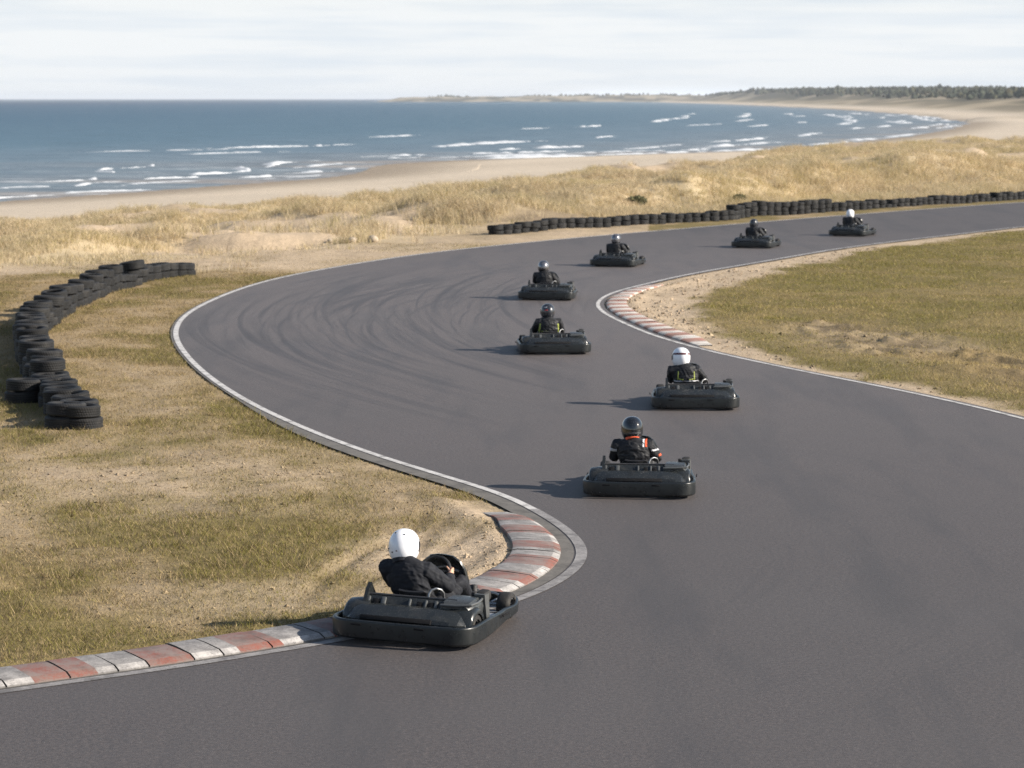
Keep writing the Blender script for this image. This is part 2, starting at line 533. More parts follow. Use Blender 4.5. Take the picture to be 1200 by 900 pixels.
    turf_l = turf_l * (1 - .93 * pathm)
    # infield
    strip = np.interp(px, [700, 760, 860, 1000, 1100, 1250], [1.9, 2.0, 1.7, 1.1, .6, .5])
    strip = np.where(py > 372, np.interp(px, [700, 800, 880, 1000, 1200], [1.5, 1.5, .5, .1, .0]), strip)
    turf_r = ss(.0, .9, dr - strip + (n2 - .5) * 1.4 + (n1 - .5) * 1.2)
    turf_r = np.clip(turf_r * (1 - brk * (.45 * ss(.4, .6, n1) )), 0, 1)
    near_t = np.where(left, turf_l, turf_r)
    gr = np.where(left, np.clip(green * .75 + .10 + .3 * np.exp(-(((X - g(170, 500)[0]) / 3) ** 2 + ((Y - g(170, 500)[1]) / 6) ** 2)) - .2 * bare, 0, 1), np.clip(.55 + green * .5 - .6 * brk, 0, 1))
    dune = ss(-2, 4, Y - Ys) * (1 - ss(4, 20, e)) * (~ins)
    sandp = ss(.525, .62, fbm(X / 9., Y / 15., 71, 4)) * (u > 80) * np.where(u > 600, ss(10, 18, Y - Yr), 1.) + 1. * np.exp(-((Y - (Yr + 42)) / 17.) ** 2) * (u > 760) * ss(.36, .52, .6 * n3 + .4 * n1)
    sandp = np.maximum(sandp, np.exp(-((Y - 100.) / 5.) ** 2 - ((X + 9.) / 5) ** 2))
    sandp = np.clip(sandp, 0, 1)
    marram = dune * (1 - .95 * sandp) * ss(.2, .5, .55 * n1 + .45 * n2 + .12)
    marram = marram * (1 - pathm)
    # bare brown bank just behind the tyre wall
    bb = ss(600, 660, px) * np.exp(-((Y - Ys - 2.) / 3.2) ** 2)
    G_ = np.array([.115, .098, .030]); D_ = np.array([.24, .175, .088]); S_ = np.array([.42, .325, .225]); B_ = np.array([.12, .09, .057])
    DU = np.array([.46, .365, .23]); BE = np.array([.50, .42, .325]); WE = np.array([.27, .22, .165])
    T_ = D_ + (G_ - D_) * (gr * .7)[:, None]
    C = S_ * (.86 + .3 * n2)[:, None] + (T_ - S_ * (.86 + .3 * n2)[:, None]) * near_t[:, None]
    bw = (brk * (1 - .5 * cl) * ss(.35, .6, n2))[:, None] * .75
    C = C + (B_ - C) * bw
    rb = np.clip(rut * .5 * ss(.3, .6, n2), 0, .55)[:, None]
    C = C + (B_ - C) * rb
    C = C + ((DU + (S_ * 1.08 - DU) * sandp[:, None]) - C) * dune[:, None]
    C = C + (B_ * 1.15 - C) * (np.clip(bb + .9 * (mound > .25) * ss(.3, .55, n1), 0, 1) * .6)[:, None]
    w2 = (ss(8, 26, e) * (Y > 90))[:, None]
    bc = BE * (.9 + .2 * fbm(X / 60., Y / 20., 81, 3))[:, None]
    bc = WE + (bc - WE) * ss(2, 24, sd)[:, None]
    C = C + (bc - C) * w2
    # far coast: dunes turning to scrub
    fs = (far * ss(40, 75, sd))[:, None]
    fb = np.array([.33, .27, .185])
    fd = fb + (np.array([.085, .075, .045]) - fb) * np.clip(ss(.38, .52, fbm(X / 32., Y / 110., 91, 4)) * (.5 + .5 * ss(60, 150, sd)) + .5 * ss(150, 230, sd), 0, 1)[:, None]
    C = C + (fd - C) * fs
    turf = near_t * (~ins) * (1 - dune) * (Y < 125)
    return z, C, turf, gr, marram * (Y < 320) * (Y > 60), edge, ins, pathm, bb, left


def blocks(a):   # cumulative axis from (start, stop, step)
    o = []
    for s, e, st in a: o.append(np.arange(s, e, st))
    return np.concatenate(o)


def geo(s, e, st, r):
    o = [s]
    while o[-1] < e: o.append(o[-1] + st); st *= r
    return np.array(o[1:])


# ground sheet
gx = blocks([(-30, -11, .4), (-11, 11, .09), (11, 26, .2), (26, 75, .6)])
gx = np.r_[-geo(30, 6000, .5, 1.07)[::-1], gx, geo(75, 6000, .9, 1.06)]
gy = np.r_[-geo(0, 300, 4, 1.3)[::-1], blocks([(0, 18, 1.), (18, 46, .11), (46, 72, .2), (72, 130, .35), (130, 330, .9)]), geo(330, 13000, 1.2, 1.035)]
GX, GY = np.meshgrid(gx, gy)
gz, gc, *_r = terrain(GX, GY, True)
nx, ny = len(gx), len(gy)
ii = (np.arange(ny - 1)[:, None] * nx + np.arange(nx - 1)[None]).ravel()
quads = np.c_[ii, ii + 1, ii + nx + 1, ii + nx]
me = np_mesh('ground', np.c_[GX.ravel(), GY.ravel(), gz], quads, np.full(len(quads), 4), M['ground'], gc, True)
tag(link(bpy.data.objects.new('ground', me)), 'dry grassy verges, sandy tracks, dunes and pale beach around the circuit', 'ground', kind='structure')


# ------------------------------------------------------------------ asphalt, lines, kerbs
def asphalt_mat():
    n = NT('worn_asphalt'); v = n.obj()
    ag = n.noise(v, 120, 2, .7); md = n.noise(v, 20, 4, .7); big = n.noise(v, .22, 5, .6); st = n.noise(n.mapping(v, (.9, .12, 1)), 1, 5, .6)
    gr = n.noise(v, 24, 3, .85)
    base = n.mix(n.mapr(n.math('ADD', n.math('MULTIPLY', ag, .4), n.math('MULTIPLY', gr, .6)), .38, .62, 0, 1), (.044, .037, .0345), (.162, .136, .126))
    sp = n.mapr(n.noise(v, 75, 1, .5), .68, .74, 0, .7)
    base = n.mix(sp, base, (.26, .24, .22))
    base = n.mix(n.mapr(big, .35, .65, 0, 1), base, n.mix(.5, base, (.108, .100, .101)))
    base = n.mix(n.mapr(md, .42, .60, 0, .5), base, (.072, .068, .071))
    base = n.mix(n.mapr(st, .5, .64, 0, .5), base, (.066, .062, .064))
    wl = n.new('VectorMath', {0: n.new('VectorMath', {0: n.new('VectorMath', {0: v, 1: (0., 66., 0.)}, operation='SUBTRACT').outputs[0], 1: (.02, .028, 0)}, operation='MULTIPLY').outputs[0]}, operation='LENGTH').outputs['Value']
    base = n.new('VectorMath', {0: base, 'Scale': n.mapr(n.math('ADD', wl, n.math('MULTIPLY', big, .5)), .5, 1.3, 1.10, .76)}, operation='SCALE').outputs[0]  # bend worn paler; grazing sheen painted in too, darkening the near asphalt
    sep = n.new('SeparateXYZ', {0: v})
    Pv = n.new('CombineXYZ', {0: sep.outputs[0], 1: sep.outputs[1], 2: 0.}).outputs[0]
    tot = None
    for (cx, cy, r0, sc, thr, seed, cen, rad) in ((31.2, 63.6, 36., 1.3, .54, 0, (-4.2, 62.5), (4.2, 21)), (44., 66., 47., 1.55, .55, 5, (-2.0, 62), (4.6, 24)), (26., 60., 29., 1.7, .56, 9, (-3., 62), (4.2, 19)),
                                                   (-6.2, 29.6, 9.5, 1.0, .62, 13, (3.8, 31), (3.5, 12)), (30., 62., 30., 1.2, .58, 21, (1., 75), (5, 14))):
        d = n.new('VectorMath', {0: Pv, 1: (cx, cy, 0)}, operation='SUBTRACT').outputs[0]
        ln = n.new('VectorMath', {0: d}, operation='LENGTH').outputs['Value']
        s2 = n.new('SeparateXYZ', {0: d}); an = n.math('ARCTAN2', s2.outputs[1], n.math('MULTIPLY', s2.outputs[0], -1.))
        vec = n.new('CombineXYZ', {0: n.math('MULTIPLY', ln, sc), 1: n.math('MULTIPLY', an, .7 if seed != 13 else .35), 2: float(seed)}).outputs[0]
        nz = n.noise(vec, 2.9, 4, .6)
        k = n.mapr(nz, thr - .045, thr + .07, 0, 1)
        vec2 = n.new('CombineXYZ', {0: n.math('MULTIPLY', ln, .35), 1: n.math('MULTIPLY', an, 3. if seed != 13 else 1.), 2: seed + 40.}).outputs[0]
        k = n.math('MULTIPLY', k, n.mapr(n.noise(vec2, 1.2, 3), .30, .52, 0, 1))
        e = n.new('VectorMath', {0: n.new('VectorMath', {0: Pv, 1: (*cen, 0)}, operation='SUBTRACT').outputs[0], 1: (1 / rad[0], 1 / rad[1], 1)}, operation='MULTIPLY').outputs[0]
        el = n.new('VectorMath', {0: e}, operation='LENGTH').outputs['Value']
        k = n.math('MULTIPLY', k, n.mapr(el, .6, 1.05, 1 if seed != 13 else .45, 0))
        tot = k if tot is None else n.math('MAXIMUM', tot, k)
    base = n.mix(n.math('MULTIPLY', tot, .56), base, (.036, .033, .033))
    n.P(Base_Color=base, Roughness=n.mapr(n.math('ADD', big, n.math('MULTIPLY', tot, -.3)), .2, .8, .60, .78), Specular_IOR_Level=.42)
    n.bump(n.math('ADD', ag, n.math('MULTIPLY', md, .5)), .5, .006)
    return n.mat


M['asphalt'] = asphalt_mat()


def flat_poly(name, P, z, mat):
    bm = bmesh.new(); vs = [bm.verts.new((p[0], p[1], z)) for p in P]
    es = [bm.edges.new((vs[i], vs[(i + 1) % len(vs)])) for i in range(len(vs))]
    bmesh.ops.triangle_fill(bm, edges=es, use_beauty=True)
    for f in bm.faces:
        if f.normal.z < 0: f.normal_flip()
    me = bpy.data.meshes.new(name); bm.to_mesh(me); bm.free(); me.materials.append(mat)
    return link(bpy.data.objects.new(name, me))


tr = np.vstack([ASPH_L[::3], ASPH_R[::-3], TRACK[-5:]])
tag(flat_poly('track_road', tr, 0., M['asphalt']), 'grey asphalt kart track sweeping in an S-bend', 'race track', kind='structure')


def strip(name, P, N, a, b, z, mat, crack=0., za=None):
    """flat ribbon between offsets a and b of a line"""
    n_ = len(P); A = P + N * (a if np.ndim(a) == 0 else a[:, None]); B = P + N * (b if np.ndim(b) == 0 else b[:, None])
    V = np.vstack([np.c_[A, np.full(n_, z)], np.c_[B, np.full(n_, z)]])
    i = np.arange(n_ - 1); q = np.c_[i, i + 1, i + 1 + n_, i + n_]
    me = np_mesh(name, V, q, np.full(len(q), 4), mat, smooth=True)
    if me.polygons[0].normal.z < 0: me.flip_normals()
    return link(bpy.data.objects.new(name, me))


def paint_mat(name, paint, under, lo, hi, worn=(.60, .7)):
    n = NT(name); v = n.obj()
    a = n.noise(v, 5, 6, .7); b = n.noise(v, 55, 3, .7)
    k = n.mapr(n.math('ADD', n.math('MULTIPLY', a, .65), n.math('MULTIPLY', b, .35)), lo, hi, 0, 1)
    c = n.mix(n.noise(v, 1.3, 4), tuple(x * .8 for x in paint), paint)
    c = n.mix(k, c, under)
    sm = n.mapr(n.noise(n.mapping(v, (1, 1, 1), (7, 3, 0)), 2.6, 6, .72), .50, .66, 0, .62)
    c = n.mix(sm, c, tuple(x * .42 for x in under))
    ch = n.mapr(n.noise(v, 24, 4, .7), .60, .66, 0, .8)
    c = n.mix(ch, c, tuple(x * .62 for x in under))
    n.P(Base_Color=c, Roughness=.75, Specular_IOR_Level=.3)
    n.bump(b, .3, .004)
    return n.mat


M['line'] = paint_mat('white_line_paint', (.58, .56, .54), (.17, .16, .155), .50, .72)
M['greyline'] = paint_mat('faded_line_paint', (.33, .315, .305), (.14, .13, .13), .40, .64)
M['margin'] = paint_mat('concrete_margin', (.175, .16, .142), (.115, .106, .094), .42, .62)

# where along the outer line the first corner (faded, next to the kerb) ends
iK1 = int(np.argmin(np.linalg.norm(LINE_L - g(600, 584), axis=1)))
iK0 = 0
tag(strip('edge_line', LINE_L[iK1 - 8:], N_L[iK1 - 8:], -.055, .060, .006, M['line']), 'white edge line round the outside of the far bend', 'edge line', kind='structure')
tag(strip('edge_line', LINE_L[:iK1 - 7], N_L[:iK1 - 7], -.065, .065, .006, M['greyline']), 'faded grey white edge line beside the near kerb', 'edge line', kind='structure')
tag(strip('edge_line', LINE_R, N_R, -.052, .045, .006, M['line']), 'white edge line along the grassy infield', 'edge line', kind='structure')
tag(strip('margin_strip', LINE_L, N_L, np.full(len(MARG), .088), np.maximum(MARG - .003, .09), .004, M['margin']), 'dusty grey margin outside the white line', 'track margin', kind='structure')

M['k_red'] = paint_mat('kerb_red_paint', (.27, .088, .062), (.20, .135, .115), .40, .58)
M['k_white'] = paint_mat('kerb_white_paint', (.52, .49, .46), (.24, .225, .215), .42, .60)
M['k_whiteworn'] = paint_mat('kerb_white_worn', (.36, .34, .325), (.17, .16, .155), .38, .58)
M['k_redworn'] = paint_mat('kerb_red_worn', (.235, .088, .068), (.20, .155, .14), .38, .56)
M['k_gap'] = simple('kerb_joint', (.05, .045, .04), .9)
M['k_pale_red'] = paint_mat('kerb_pale_red', (.42, .20, .15), (.42, .34, .28), .46, .68)
M['k_pale_white'] = paint_mat('kerb_pale_white', (.68, .63, .57), (.50, .43, .36), .48, .70)


def kerb(name, P, N, off, width, block, mats, label, hgt=.075, taper=1.6):
    """row of cast blocks, sloping up from the track; N points away from the track"""
    s = np.arange(len(P)) * .12; tot = s[-1]
    mb = MB(); rr = random.Random(5)
    joints = [0.]
    while joints[-1] < tot - .9: joints.append(joints[-1] + rr.choice([.32, .48, .55, .62]))
    joints.append(tot)
    cb = [0.]
    while cb[-1] < tot: cb.append(cb[-1] + block * rr.uniform(.85, 1.15))
    for k in range(len(joints) - 1):
        a, b = joints[k] + .009, joints[k + 1] - .009
        lift = rr.uniform(-.007, .007)
        inner = [c_ for c_ in cb if a + .02 < c_ < b - .02]
        ts = sorted(list(np.linspace(a, b, 4)) + inner + [c_ + .004 for c_ in inner])
        rows = []
        for t in ts:
            x = np.interp(t, s, P[:, 0]); y = np.interp(t, s, P[:, 1])
            nxx = np.interp(t, s, N[:, 0]); nyy = np.interp(t, s, N[:, 1])
            o = np.interp(t, s, off) if np.ndim(off) else off
            en = min(1, .12 + min(t, tot - t) / taper)
            w = width * (.55 + .45 * en)
            h_ = (hgt + lift) * en
            prof = [(0, -.05), (0, .018 * en), (.05, .03 * en), (.14, .03 * en + h_ * .30), (.6, h_ * .95), (.88, h_), (.985, h_ * .86), (1., -.05)]
            rows.append([(x + nxx * (o + w * q), y + nyy * (o + w * q), zz) for q, zz in prof])
        mb.loft(rows, caps=True)
        fm = []
        for i in range(len(ts) - 1):
            col = sum(1 for c_ in cb if c_ <= (ts[i] + ts[i + 1]) / 2) % 2
            for j in range(8): fm.append(col if j in (1, 2) else col + 2)   # lips keep fresh paint
        fm += [4, 4]
        mb.m[-len(fm):] = fm
    o = mb.obj(name, mats, ang=30)
    # bedding under the joints
    bed = MB(); rows = []
    for t in np.arange(.15, tot - .1, .25):
        x = np.interp(t, s, P[:, 0]); y = np.interp(t, s, P[:, 1]); nxx = np.interp(t, s, N[:, 0]); nyy = np.interp(t, s, N[:, 1])
        of = np.interp(t, s, off) if np.ndim(off) else off
        en = min(1, .25 + min(t, tot - t) / taper); w = width * (.55 + .45 * en)
        rows.append([(x + nxx * (of + w * q), y + nyy * (of + w * q), zz) for q, zz in ((.02, -.05), (.02, .004), (.6, hgt * en * .95 - .03), (.97, hgt * en * .86 - .035), (.97, -.05))])
    bed.loft(rows, caps=True); bed.obj('bedding', M['k_gap'], o)
    return tag(o, label, 'kerb', kind='structure')


iE = int(np.argmin(np.linalg.norm(LINE_L - g(622, 597), axis=1)))
Pk, Nk = LINE_L[:iE], N_L[:iE]
iA = int(np.argmin(np.linalg.norm(LINE_L - g(600, 707), axis=1)))
offk = np.interp(np.arange(iE) * .12, [0, iA * .12 - 1.5, iA * .12 + .6, iE * .12 - .6, iE * .12], [.12, .13, .24, .24, .42])
kerb('kerb', Pk, Nk, offk, .56, .55, [M['k_red'], M['k_white'], M['k_redworn'], M['k_whiteworn'], M['k_gap']], 'worn red and white kerb inside the nearest corner')
i0 = int(np.argmin(np.linalg.norm(LINE_R - g(806, 405), axis=1))); i1 = int(np.argmin(np.linalg.norm(LINE_R - g(757, 332.6), axis=1)))
kerb('kerb', LINE_R[i0:i1], -N_R[i0:i1], .22, .52, .55, [M['k_pale_red'], M['k_pale_white']] * 2 + [M['k_gap']], 'pale red and white kerb round the tip of the infield', .06)

# ------------------------------------------------------------------ grasses (masses nobody could count)
def blades(X, Y, Z, hgt, wid, lean, cols, bend=False):
    """one leaf per row: a triangle, or a bent two-segment leaf"""
    n = len(X); a = rng.uniform(0, 2 * math.pi, n); la = rng.uniform(0, 2 * math.pi, n)
    ux, uy = np.cos(a) * wid / 2, np.sin(a) * wid / 2
    lx, ly = np.cos(la) * lean * hgt, np.sin(la) * lean * hgt
    if not bend:
        V = np.empty((n, 3, 3))
        V[:, 0] = np.c_[X - ux, Y - uy, Z - .01]; V[:, 1] = np.c_[X + ux, Y + uy, Z - .01]; V[:, 2] = np.c_[X + lx, Y + ly, Z + hgt]
        return V.reshape(-1, 3), np.arange(n * 3), np.full(n, 3), np.repeat(cols, 3, 0)
    V = np.empty((n, 5, 3))
    V[:, 0] = np.c_[X - ux, Y - uy, Z - .03]; V[:, 1] = np.c_[X + ux, Y + uy, Z - .03]
    mx, my, mz = X + lx * .35, Y + ly * .35, Z + hgt * .62
    V[:, 2] = np.c_[mx + ux * .75, my + uy * .75, mz]; V[:, 3] = np.c_[mx - ux * .75, my - uy * .75, mz]
    V[:, 4] = np.c_[X + lx, Y + ly, Z + hgt]
    b = np.arange(n) * 5
    lo = np.c_[b, b + 1, b + 2, b + 3, b + 3, b + 2, b + 4].ravel()
    return V.reshape(-1, 3), lo, np.tile([4, 3], n), np.repeat(cols, 5, 0)


GREEN = np.array([.190, .166, .045]); DRY = np.array([.345, .260, .136]); BROWN = np.array([.13, .092, .053])


def turf_points(n, x0, x1, y0, y1, pw=0.):
    y = y0 + (y1 - y0) * rng.random(n) ** (1 + pw); x = x0 + (x1 - x0) * rng.random(n)
    k = (np.abs(x) < .2 * y * 1.12 + 1.5)
    return x[k], y[k]


def lawn(name, label, n, box_, want_left, seed):
    x, y = turf_points(n, *box_, pw=.45)
    z, C, turf, gr, mar, edge, ins, pathm, bb, left = terrain(x, y, True)
    tuf = ss(.50, .75, fbm(x / .33, y / .33, seed + 3, 2)) * ss(.40, .6, fbm(x / 2.2, y / 2.2, seed + 5, 3))
    k = (~ins) & (edge > .05) & (left == want_left) & (rng.random(len(x)) < np.clip(turf * 1.05 + .05, 0, 1) * (.45 + .55 * ss(.3, .5, fbm(x / .5, y / .5, seed, 2))))
    # no blades on the kerbs
    for P_, N_, o_, w_ in ((Pk, Nk, offk, .56), (LINE_R[i0:i1], -N_R[i0:i1], .22, .52)):
        d, i = seg_dist(x, y, P_)
        oo = o_[i] if np.ndim(o_) else o_
        k &= ~((d < oo + w_ + .02))
    x, y, z, gr, turf, tuf = x[k], y[k], z[k], gr[k], turf[k], tuf[k]
    m = len(x)
    q = rng.random(m)
    gsel = rng.random(m) < np.clip(gr * .85 - .10, 0, 1)
    c = np.where(gsel[:, None], GREEN, DRY) * (.75 + .5 * q)[:, None]
    br = rng.random(m) < .16
    c = np.where(br[:, None], BROWN, c)
    h = (.014 + .034 * rng.random(m) ** 1.6) * (.6 + .6 * turf) * (1 + 1.1 * tuf) * (1 + .2 * gr)
    w = .0045 + .004 * rng.random(m) + .00008 * y
    if not want_left: c = c * np.array([1.18, 1.2, 1.05])
    V, lo, sz, cc = blades(x, y, z, h, w, .5 + 1.1 * rng.random(m), c)
    o = link(bpy.data.objects.new(name, np_mesh(name, V, lo, sz, M['blade'], cc)))
    return tag(o, label, 'grass', kind='stuff')


def clods(name, label, n, box_, want_left, big):
    x, y = turf_points(n, *box_, pw=.3)
    z, C, turf, gr, mar, edge, ins, pathm, bb, left = terrain(x, y, True)
    k = (~ins) & (edge > .30) & (left == want_left) & (rng.random(len(x)) < (1 - turf) ** 1.3 * (.25 + .75 * ss(.42, .6, fbm(x / .9, y / .9, 301, 3))))
    for P_, N_, o_, w_ in ((Pk, Nk, offk, .56), (LINE_R[i0:i1], -N_R[i0:i1], .22, .52)):
        d, i = seg_dist(x, y, P_); k &= d > (o_[i] if np.ndim(o_) else o_) + w_ + .01
    x, y, z, C = x[k], y[k], z[k], C[k]; m = len(x)
    o6 = np.array([[1, 0, 0], [-1, 0, 0], [0, 1, 0], [0, -1, 0], [0, 0, 1], [0, 0, -1]], float)
    f8 = np.array([[0, 2, 4], [2, 1, 4], [1, 3, 4], [3, 0, 4], [2, 0, 5], [1, 2, 5], [3, 1, 5], [0, 3, 5]])
    r = big * (.22 + rng.random(m) ** 4)
    V = o6[None] * rng.uniform(.5, 1.2, (m, 6, 3)) * r[:, None, None] * np.array([1.25, 1.25, .75]) + rng.normal(0, .25, (m, 6, 3)) * r[:, None, None] + np.c_[x, y, z + r * .2][:, None]
    c = C * rng.uniform(.55, 1.15, (m, 1))
    o = link(bpy.data.objects.new(name, np_mesh(name, V.reshape(-1, 3), (f8[None] + (np.arange(m) * 6)[:, None, None]).reshape(-1, 3), np.full(m * 8, 3), M['ground'], np.repeat(c, 6, 0))))
    return tag(o, label, 'soil clods', kind='stuff')


clods('soil_clods', 'crumbly sandy clods on the bare patches of the left verge', 60000, (-9, 1.5, 21, 46), True, .024)
clods('soil_clods', 'crumbly sandy clods along the bare edge of the infield', 50000, (2, 16, 36, 90), False, .045)
lawn('verge_grass', 'short patchy olive and straw grass on the left verge', 1150000, (-16, 1.5, 20, 92), True, 101)
lawn('infield_grass', 'short olive green grass on the infield to the right', 920000, (2, 27, 27, 118), False, 131)


def marram(name, label, n):
    y = 76 + (330 - 76) * rng.random(n) ** 1.25; x = (rng.random(n) * 2 - 1) * (.2 * y * 1.1 + 3)
    z, C, turf, gr, mar, edge, ins, pathm, bb, left = terrain(x, y, True)
    fbl = smooth_line([g(*q) for q in [(560, 277), (640, 271.5), (700, 267.5), (760, 264), (862, 258), (920, 252), (1040, 244.2), (1200, 234), (1290, 228.5)]], .4, 1)
    fd_, fi_ = seg_dist(x, y, fbl)
    k = (edge > 1.9) & ~((fd_ < 1.2) | ((fd_ < 4) & (y < fbl[fi_, 1]))) & (rng.random(n) < mar * .95 + .012 * (pathm > 0))
    x, y, z = x[k], y[k], z[k]; m = len(x)
    size = (.24 + .26 * rng.random(m)) * (.65 + .75 * ss(.35, .65, fbm(x / 4., y / 6., 151, 3)))
    u = 600 + F * x / y
    size = size * np.where((y < 95) & (u < 420), .55, 1.)
    nb = 17
    tone = fbm(x / 5., y / 7., 153, 3) * .6 + .4 * rng.random(m)
    X = np.repeat(x, nb) + rng.normal(0, .17, m * nb); Y = np.repeat(y, nb) + rng.normal(0, .17, m * nb)
    Z = np.repeat(z, nb); S = np.repeat(size, nb)
    t = np.repeat(tone, nb) + rng.normal(0, .12, m * nb)
    c = np.array([.63, .515, .335]) * (.70 + .28 * np.repeat(rng.random(m), nb) + .18 * rng.random(m * nb))[:, None]
    gsel = t > .60
    c = np.where(gsel[:, None], np.array([.42, .345, .18]) * (.8 + .4 * rng.random(m * nb))[:, None], c)
    c = np.where((t < .24)[:, None], np.array([.36, .265, .165]), c)
    V, lo, sz, cc = blades(X, Y, Z, S * (.55 + .5 * rng.random(m * nb)), (.009 + .009 * rng.random(m * nb) + .00004 * Y), .35 + .9 * rng.random(m * nb), c, True)
    o = link(bpy.data.objects.new(name, np_mesh(name, V, lo, sz, M['dryblade'], cc)))
    return tag(o, label, 'dune grass', kind='stuff')


marram('marram_grass', 'tall straw coloured marram grass covering the dunes', 150000)

# ------------------------------------------------------------------ sea and breaking waves
sx = np.r_[-geo(90, 30000, 5, 1.12)[::-1], np.arange(-90, 240, 5.), geo(240, 30000, 6, 1.12)]
sy = np.r_[-geo(0, 400, 10, 1.3)[::-1] + 120, np.arange(130, 700, 6.), geo(700, 60000, 7, 1.045)]
SX, SY = np.meshgrid(sx, sy); nx, ny = len(sx), len(sy)
sdv = shore_dist(SX.ravel(), SY.ravel())
ii = (np.arange(ny - 1)[:, None] * nx + np.arange(nx - 1)[None]).ravel()
quads = np.c_[ii, ii + 1, ii + nx + 1, ii + nx]
keep = sdv[quads].min(1) < 30
quads = quads[keep]


def sea_mat():
    n = NT('sea_water'); v = n.obj()
    off = n.math('MULTIPLY', n.new('Attribute', attribute_name='shore').outputs['Fac'], -1.)
    w1 = n.noise(n.mapping(v, (.010, .035, 1)), 1., 5, .6); w2 = n.noise(n.mapping(v, (.06, .22, 1)), 1., 4, .6); w3 = n.noise(n.mapping(v, (.35, .9, 1)), 1, 4, .65)
    o2 = n.math('ADD', off, n.mapr(w1, .3, .7, -26, 26))
    c = n.ramp(n.mapr(o2, 0, 1500, 0, 1), [(0, (.30, .27, .245)), (.010, (.20, .225, .245)), (.05, (.150, .205, .250)), (.13, (.094, .160, .212)), (.33, (.058, .118, .175)), (.75, (.027, .068, .125)), (1, (.014, .043, .094))])
    c = n.mix(n.mapr(w2, .42, .62, 0, .75), c, n.mix(.6, c, (.018, .045, .07)))
    c = n.mix(n.mapr(w1, .5, .72, 0, .5), c, n.mix(.45, c, (.16, .24, .28)))
    # thin lace of foam left on the surface near the beach
    lace = n.mapr(n.noise(n.mapping(v, (.05, .20, 1)), 1., 7, .68), .565, .63, 0, 1)
    near = n.mapr(off, 3, 75, 1, 0)
    c = n.mix(n.math('MULTIPLY', lace, n.math('MULTIPLY', near, .75)), c, (.66, .68, .70))
    n.P(Base_Color=c, Roughness=.45, IOR=1.33, Specular_IOR_Level=.16)
    n.bump(n.math('ADD', n.math('MULTIPLY', w2, 1.2), w3), 1., .55)
    return n.mat


M['sea'] = sea_mat()
me = np_mesh('sea', np.c_[SX.ravel(), SY.ravel(), np.full(SX.size, SEA)], quads, np.full(len(quads), 4), M['sea'], smooth=True, attrs={'shore': sdv})
tag(link(bpy.data.objects.new('sea', me)), 'blue grey sea with surf running in to the beach', 'sea', kind='structure')

M['foam'] = simple('sea_foam', (.52, .54, .56), .8, .2, 0, .08, .6, .5, 3)
fo = MB()
M['foam'].node_tree.nodes['Principled BSDF'].inputs['Roughness'].default_value = .9
SN = normals(SHORE_D)
ds = np.r_[0, np.cumsum(np.linalg.norm(np.diff(SHORE_D, axis=0), axis=1))]


def crest(t0, ln, off, wid, hg):
    """broken wave crest lying along the shore at distance off"""
    k = max(8, int(ln / .8)); rows = []
    ph = random.random() * 9; ph2 = random.random() * 50
    for q in np.linspace(0, 1, k):
        t = t0 + q * ln
        p = np.array([np.interp(t, ds, SHORE_D[:, 0]), np.interp(t, ds, SHORE_D[:, 1])]); nn = np.array([np.interp(t, ds, SN[:, 0]), np.interp(t, ds, SN[:, 1])])
        o_ = off + 1.6 * math.sin(q * 5 + ph) + 2.2 * (vn(np.array([t * .08]), np.array([off]), 7)[0] - .5)
        e = min(1, min(q, 1 - q) * 3.5) ** .8
        a = float(fbm(np.array([t * .16 + ph2]), np.array([off * 3.1]), 3, 4, .65)[0])
        a = max(0., (a - .33) * 3.0)
        a2 = float(vn(np.array([t * 1.3 + ph2]), np.array([7.3]), 9)[0])
        if e * a < .06:
            if len(rows) > 2: fo.loft(rows, caps=True)
            rows = []; continue
        h_ = .85 * hg * e * min(1.2, a) * (.45 + .8 * a2); w_ = wid * e * min(1.4, .25 + a) * (.55 + .7 * a2) + .03
        c = p + nn * o_
        rows.append([(c[0] + nn[0] * w_ * u_, c[1] + nn[1] * w_ * u_, SEA - .02 + h_ * hh) for u_, hh in ((-.55, 0), (-.35, .65), (-.1, 1.), (.2, .8), (.55, .25), (.9, 0))])
    if len(rows) > 2: fo.loft(rows, caps=True)


rr = random.Random(3)
t_near = np.interp(210, SHORE_D[:, 1], ds); tmid = float(ds[np.argmin(np.linalg.norm(SHORE_D - g(560, 187, SEA), axis=1))])
t_r = float(ds[np.argmin(np.linalg.norm(SHORE_D - g(1000, 167, SEA), axis=1))])
t_far = float(ds[np.argmin(np.linalg.norm(SHORE_D - np.array([280., 1850.]), axis=1))])
for off, dens in ((3.5, .75), (11, .45), (20, .5), (31, .5), (40, .14)):
    t = t_near
    while t < tmid:
        ln = rr.uniform(9, 34)
        if rr.random() < dens: crest(t, ln, off + rr.uniform(-2, 2), rr.uniform(.8, 2.0), rr.uniform(.15, .34) + .006 * off)
        t += ln * rr.uniform(.8, 1.5)
for off, dens in ((4, .8), (15, .6), (32, .65), (55, .6), (80, .5), (110, .42), (150, .3)):
    t = tmid
    while t < t_far:
        ln = rr.uniform(30, 120)
        if rr.random() < dens: crest(t, ln, off + rr.uniform(-4, 4), rr.uniform(1.5, 4.), rr.uniform(.3, .65))
        t += ln * rr.uniform(.7, 1.4)
tag(fo.obj('surf_foam', M['foam']), 'white broken wave crests rolling in along the beach', 'surf', kind='stuff')

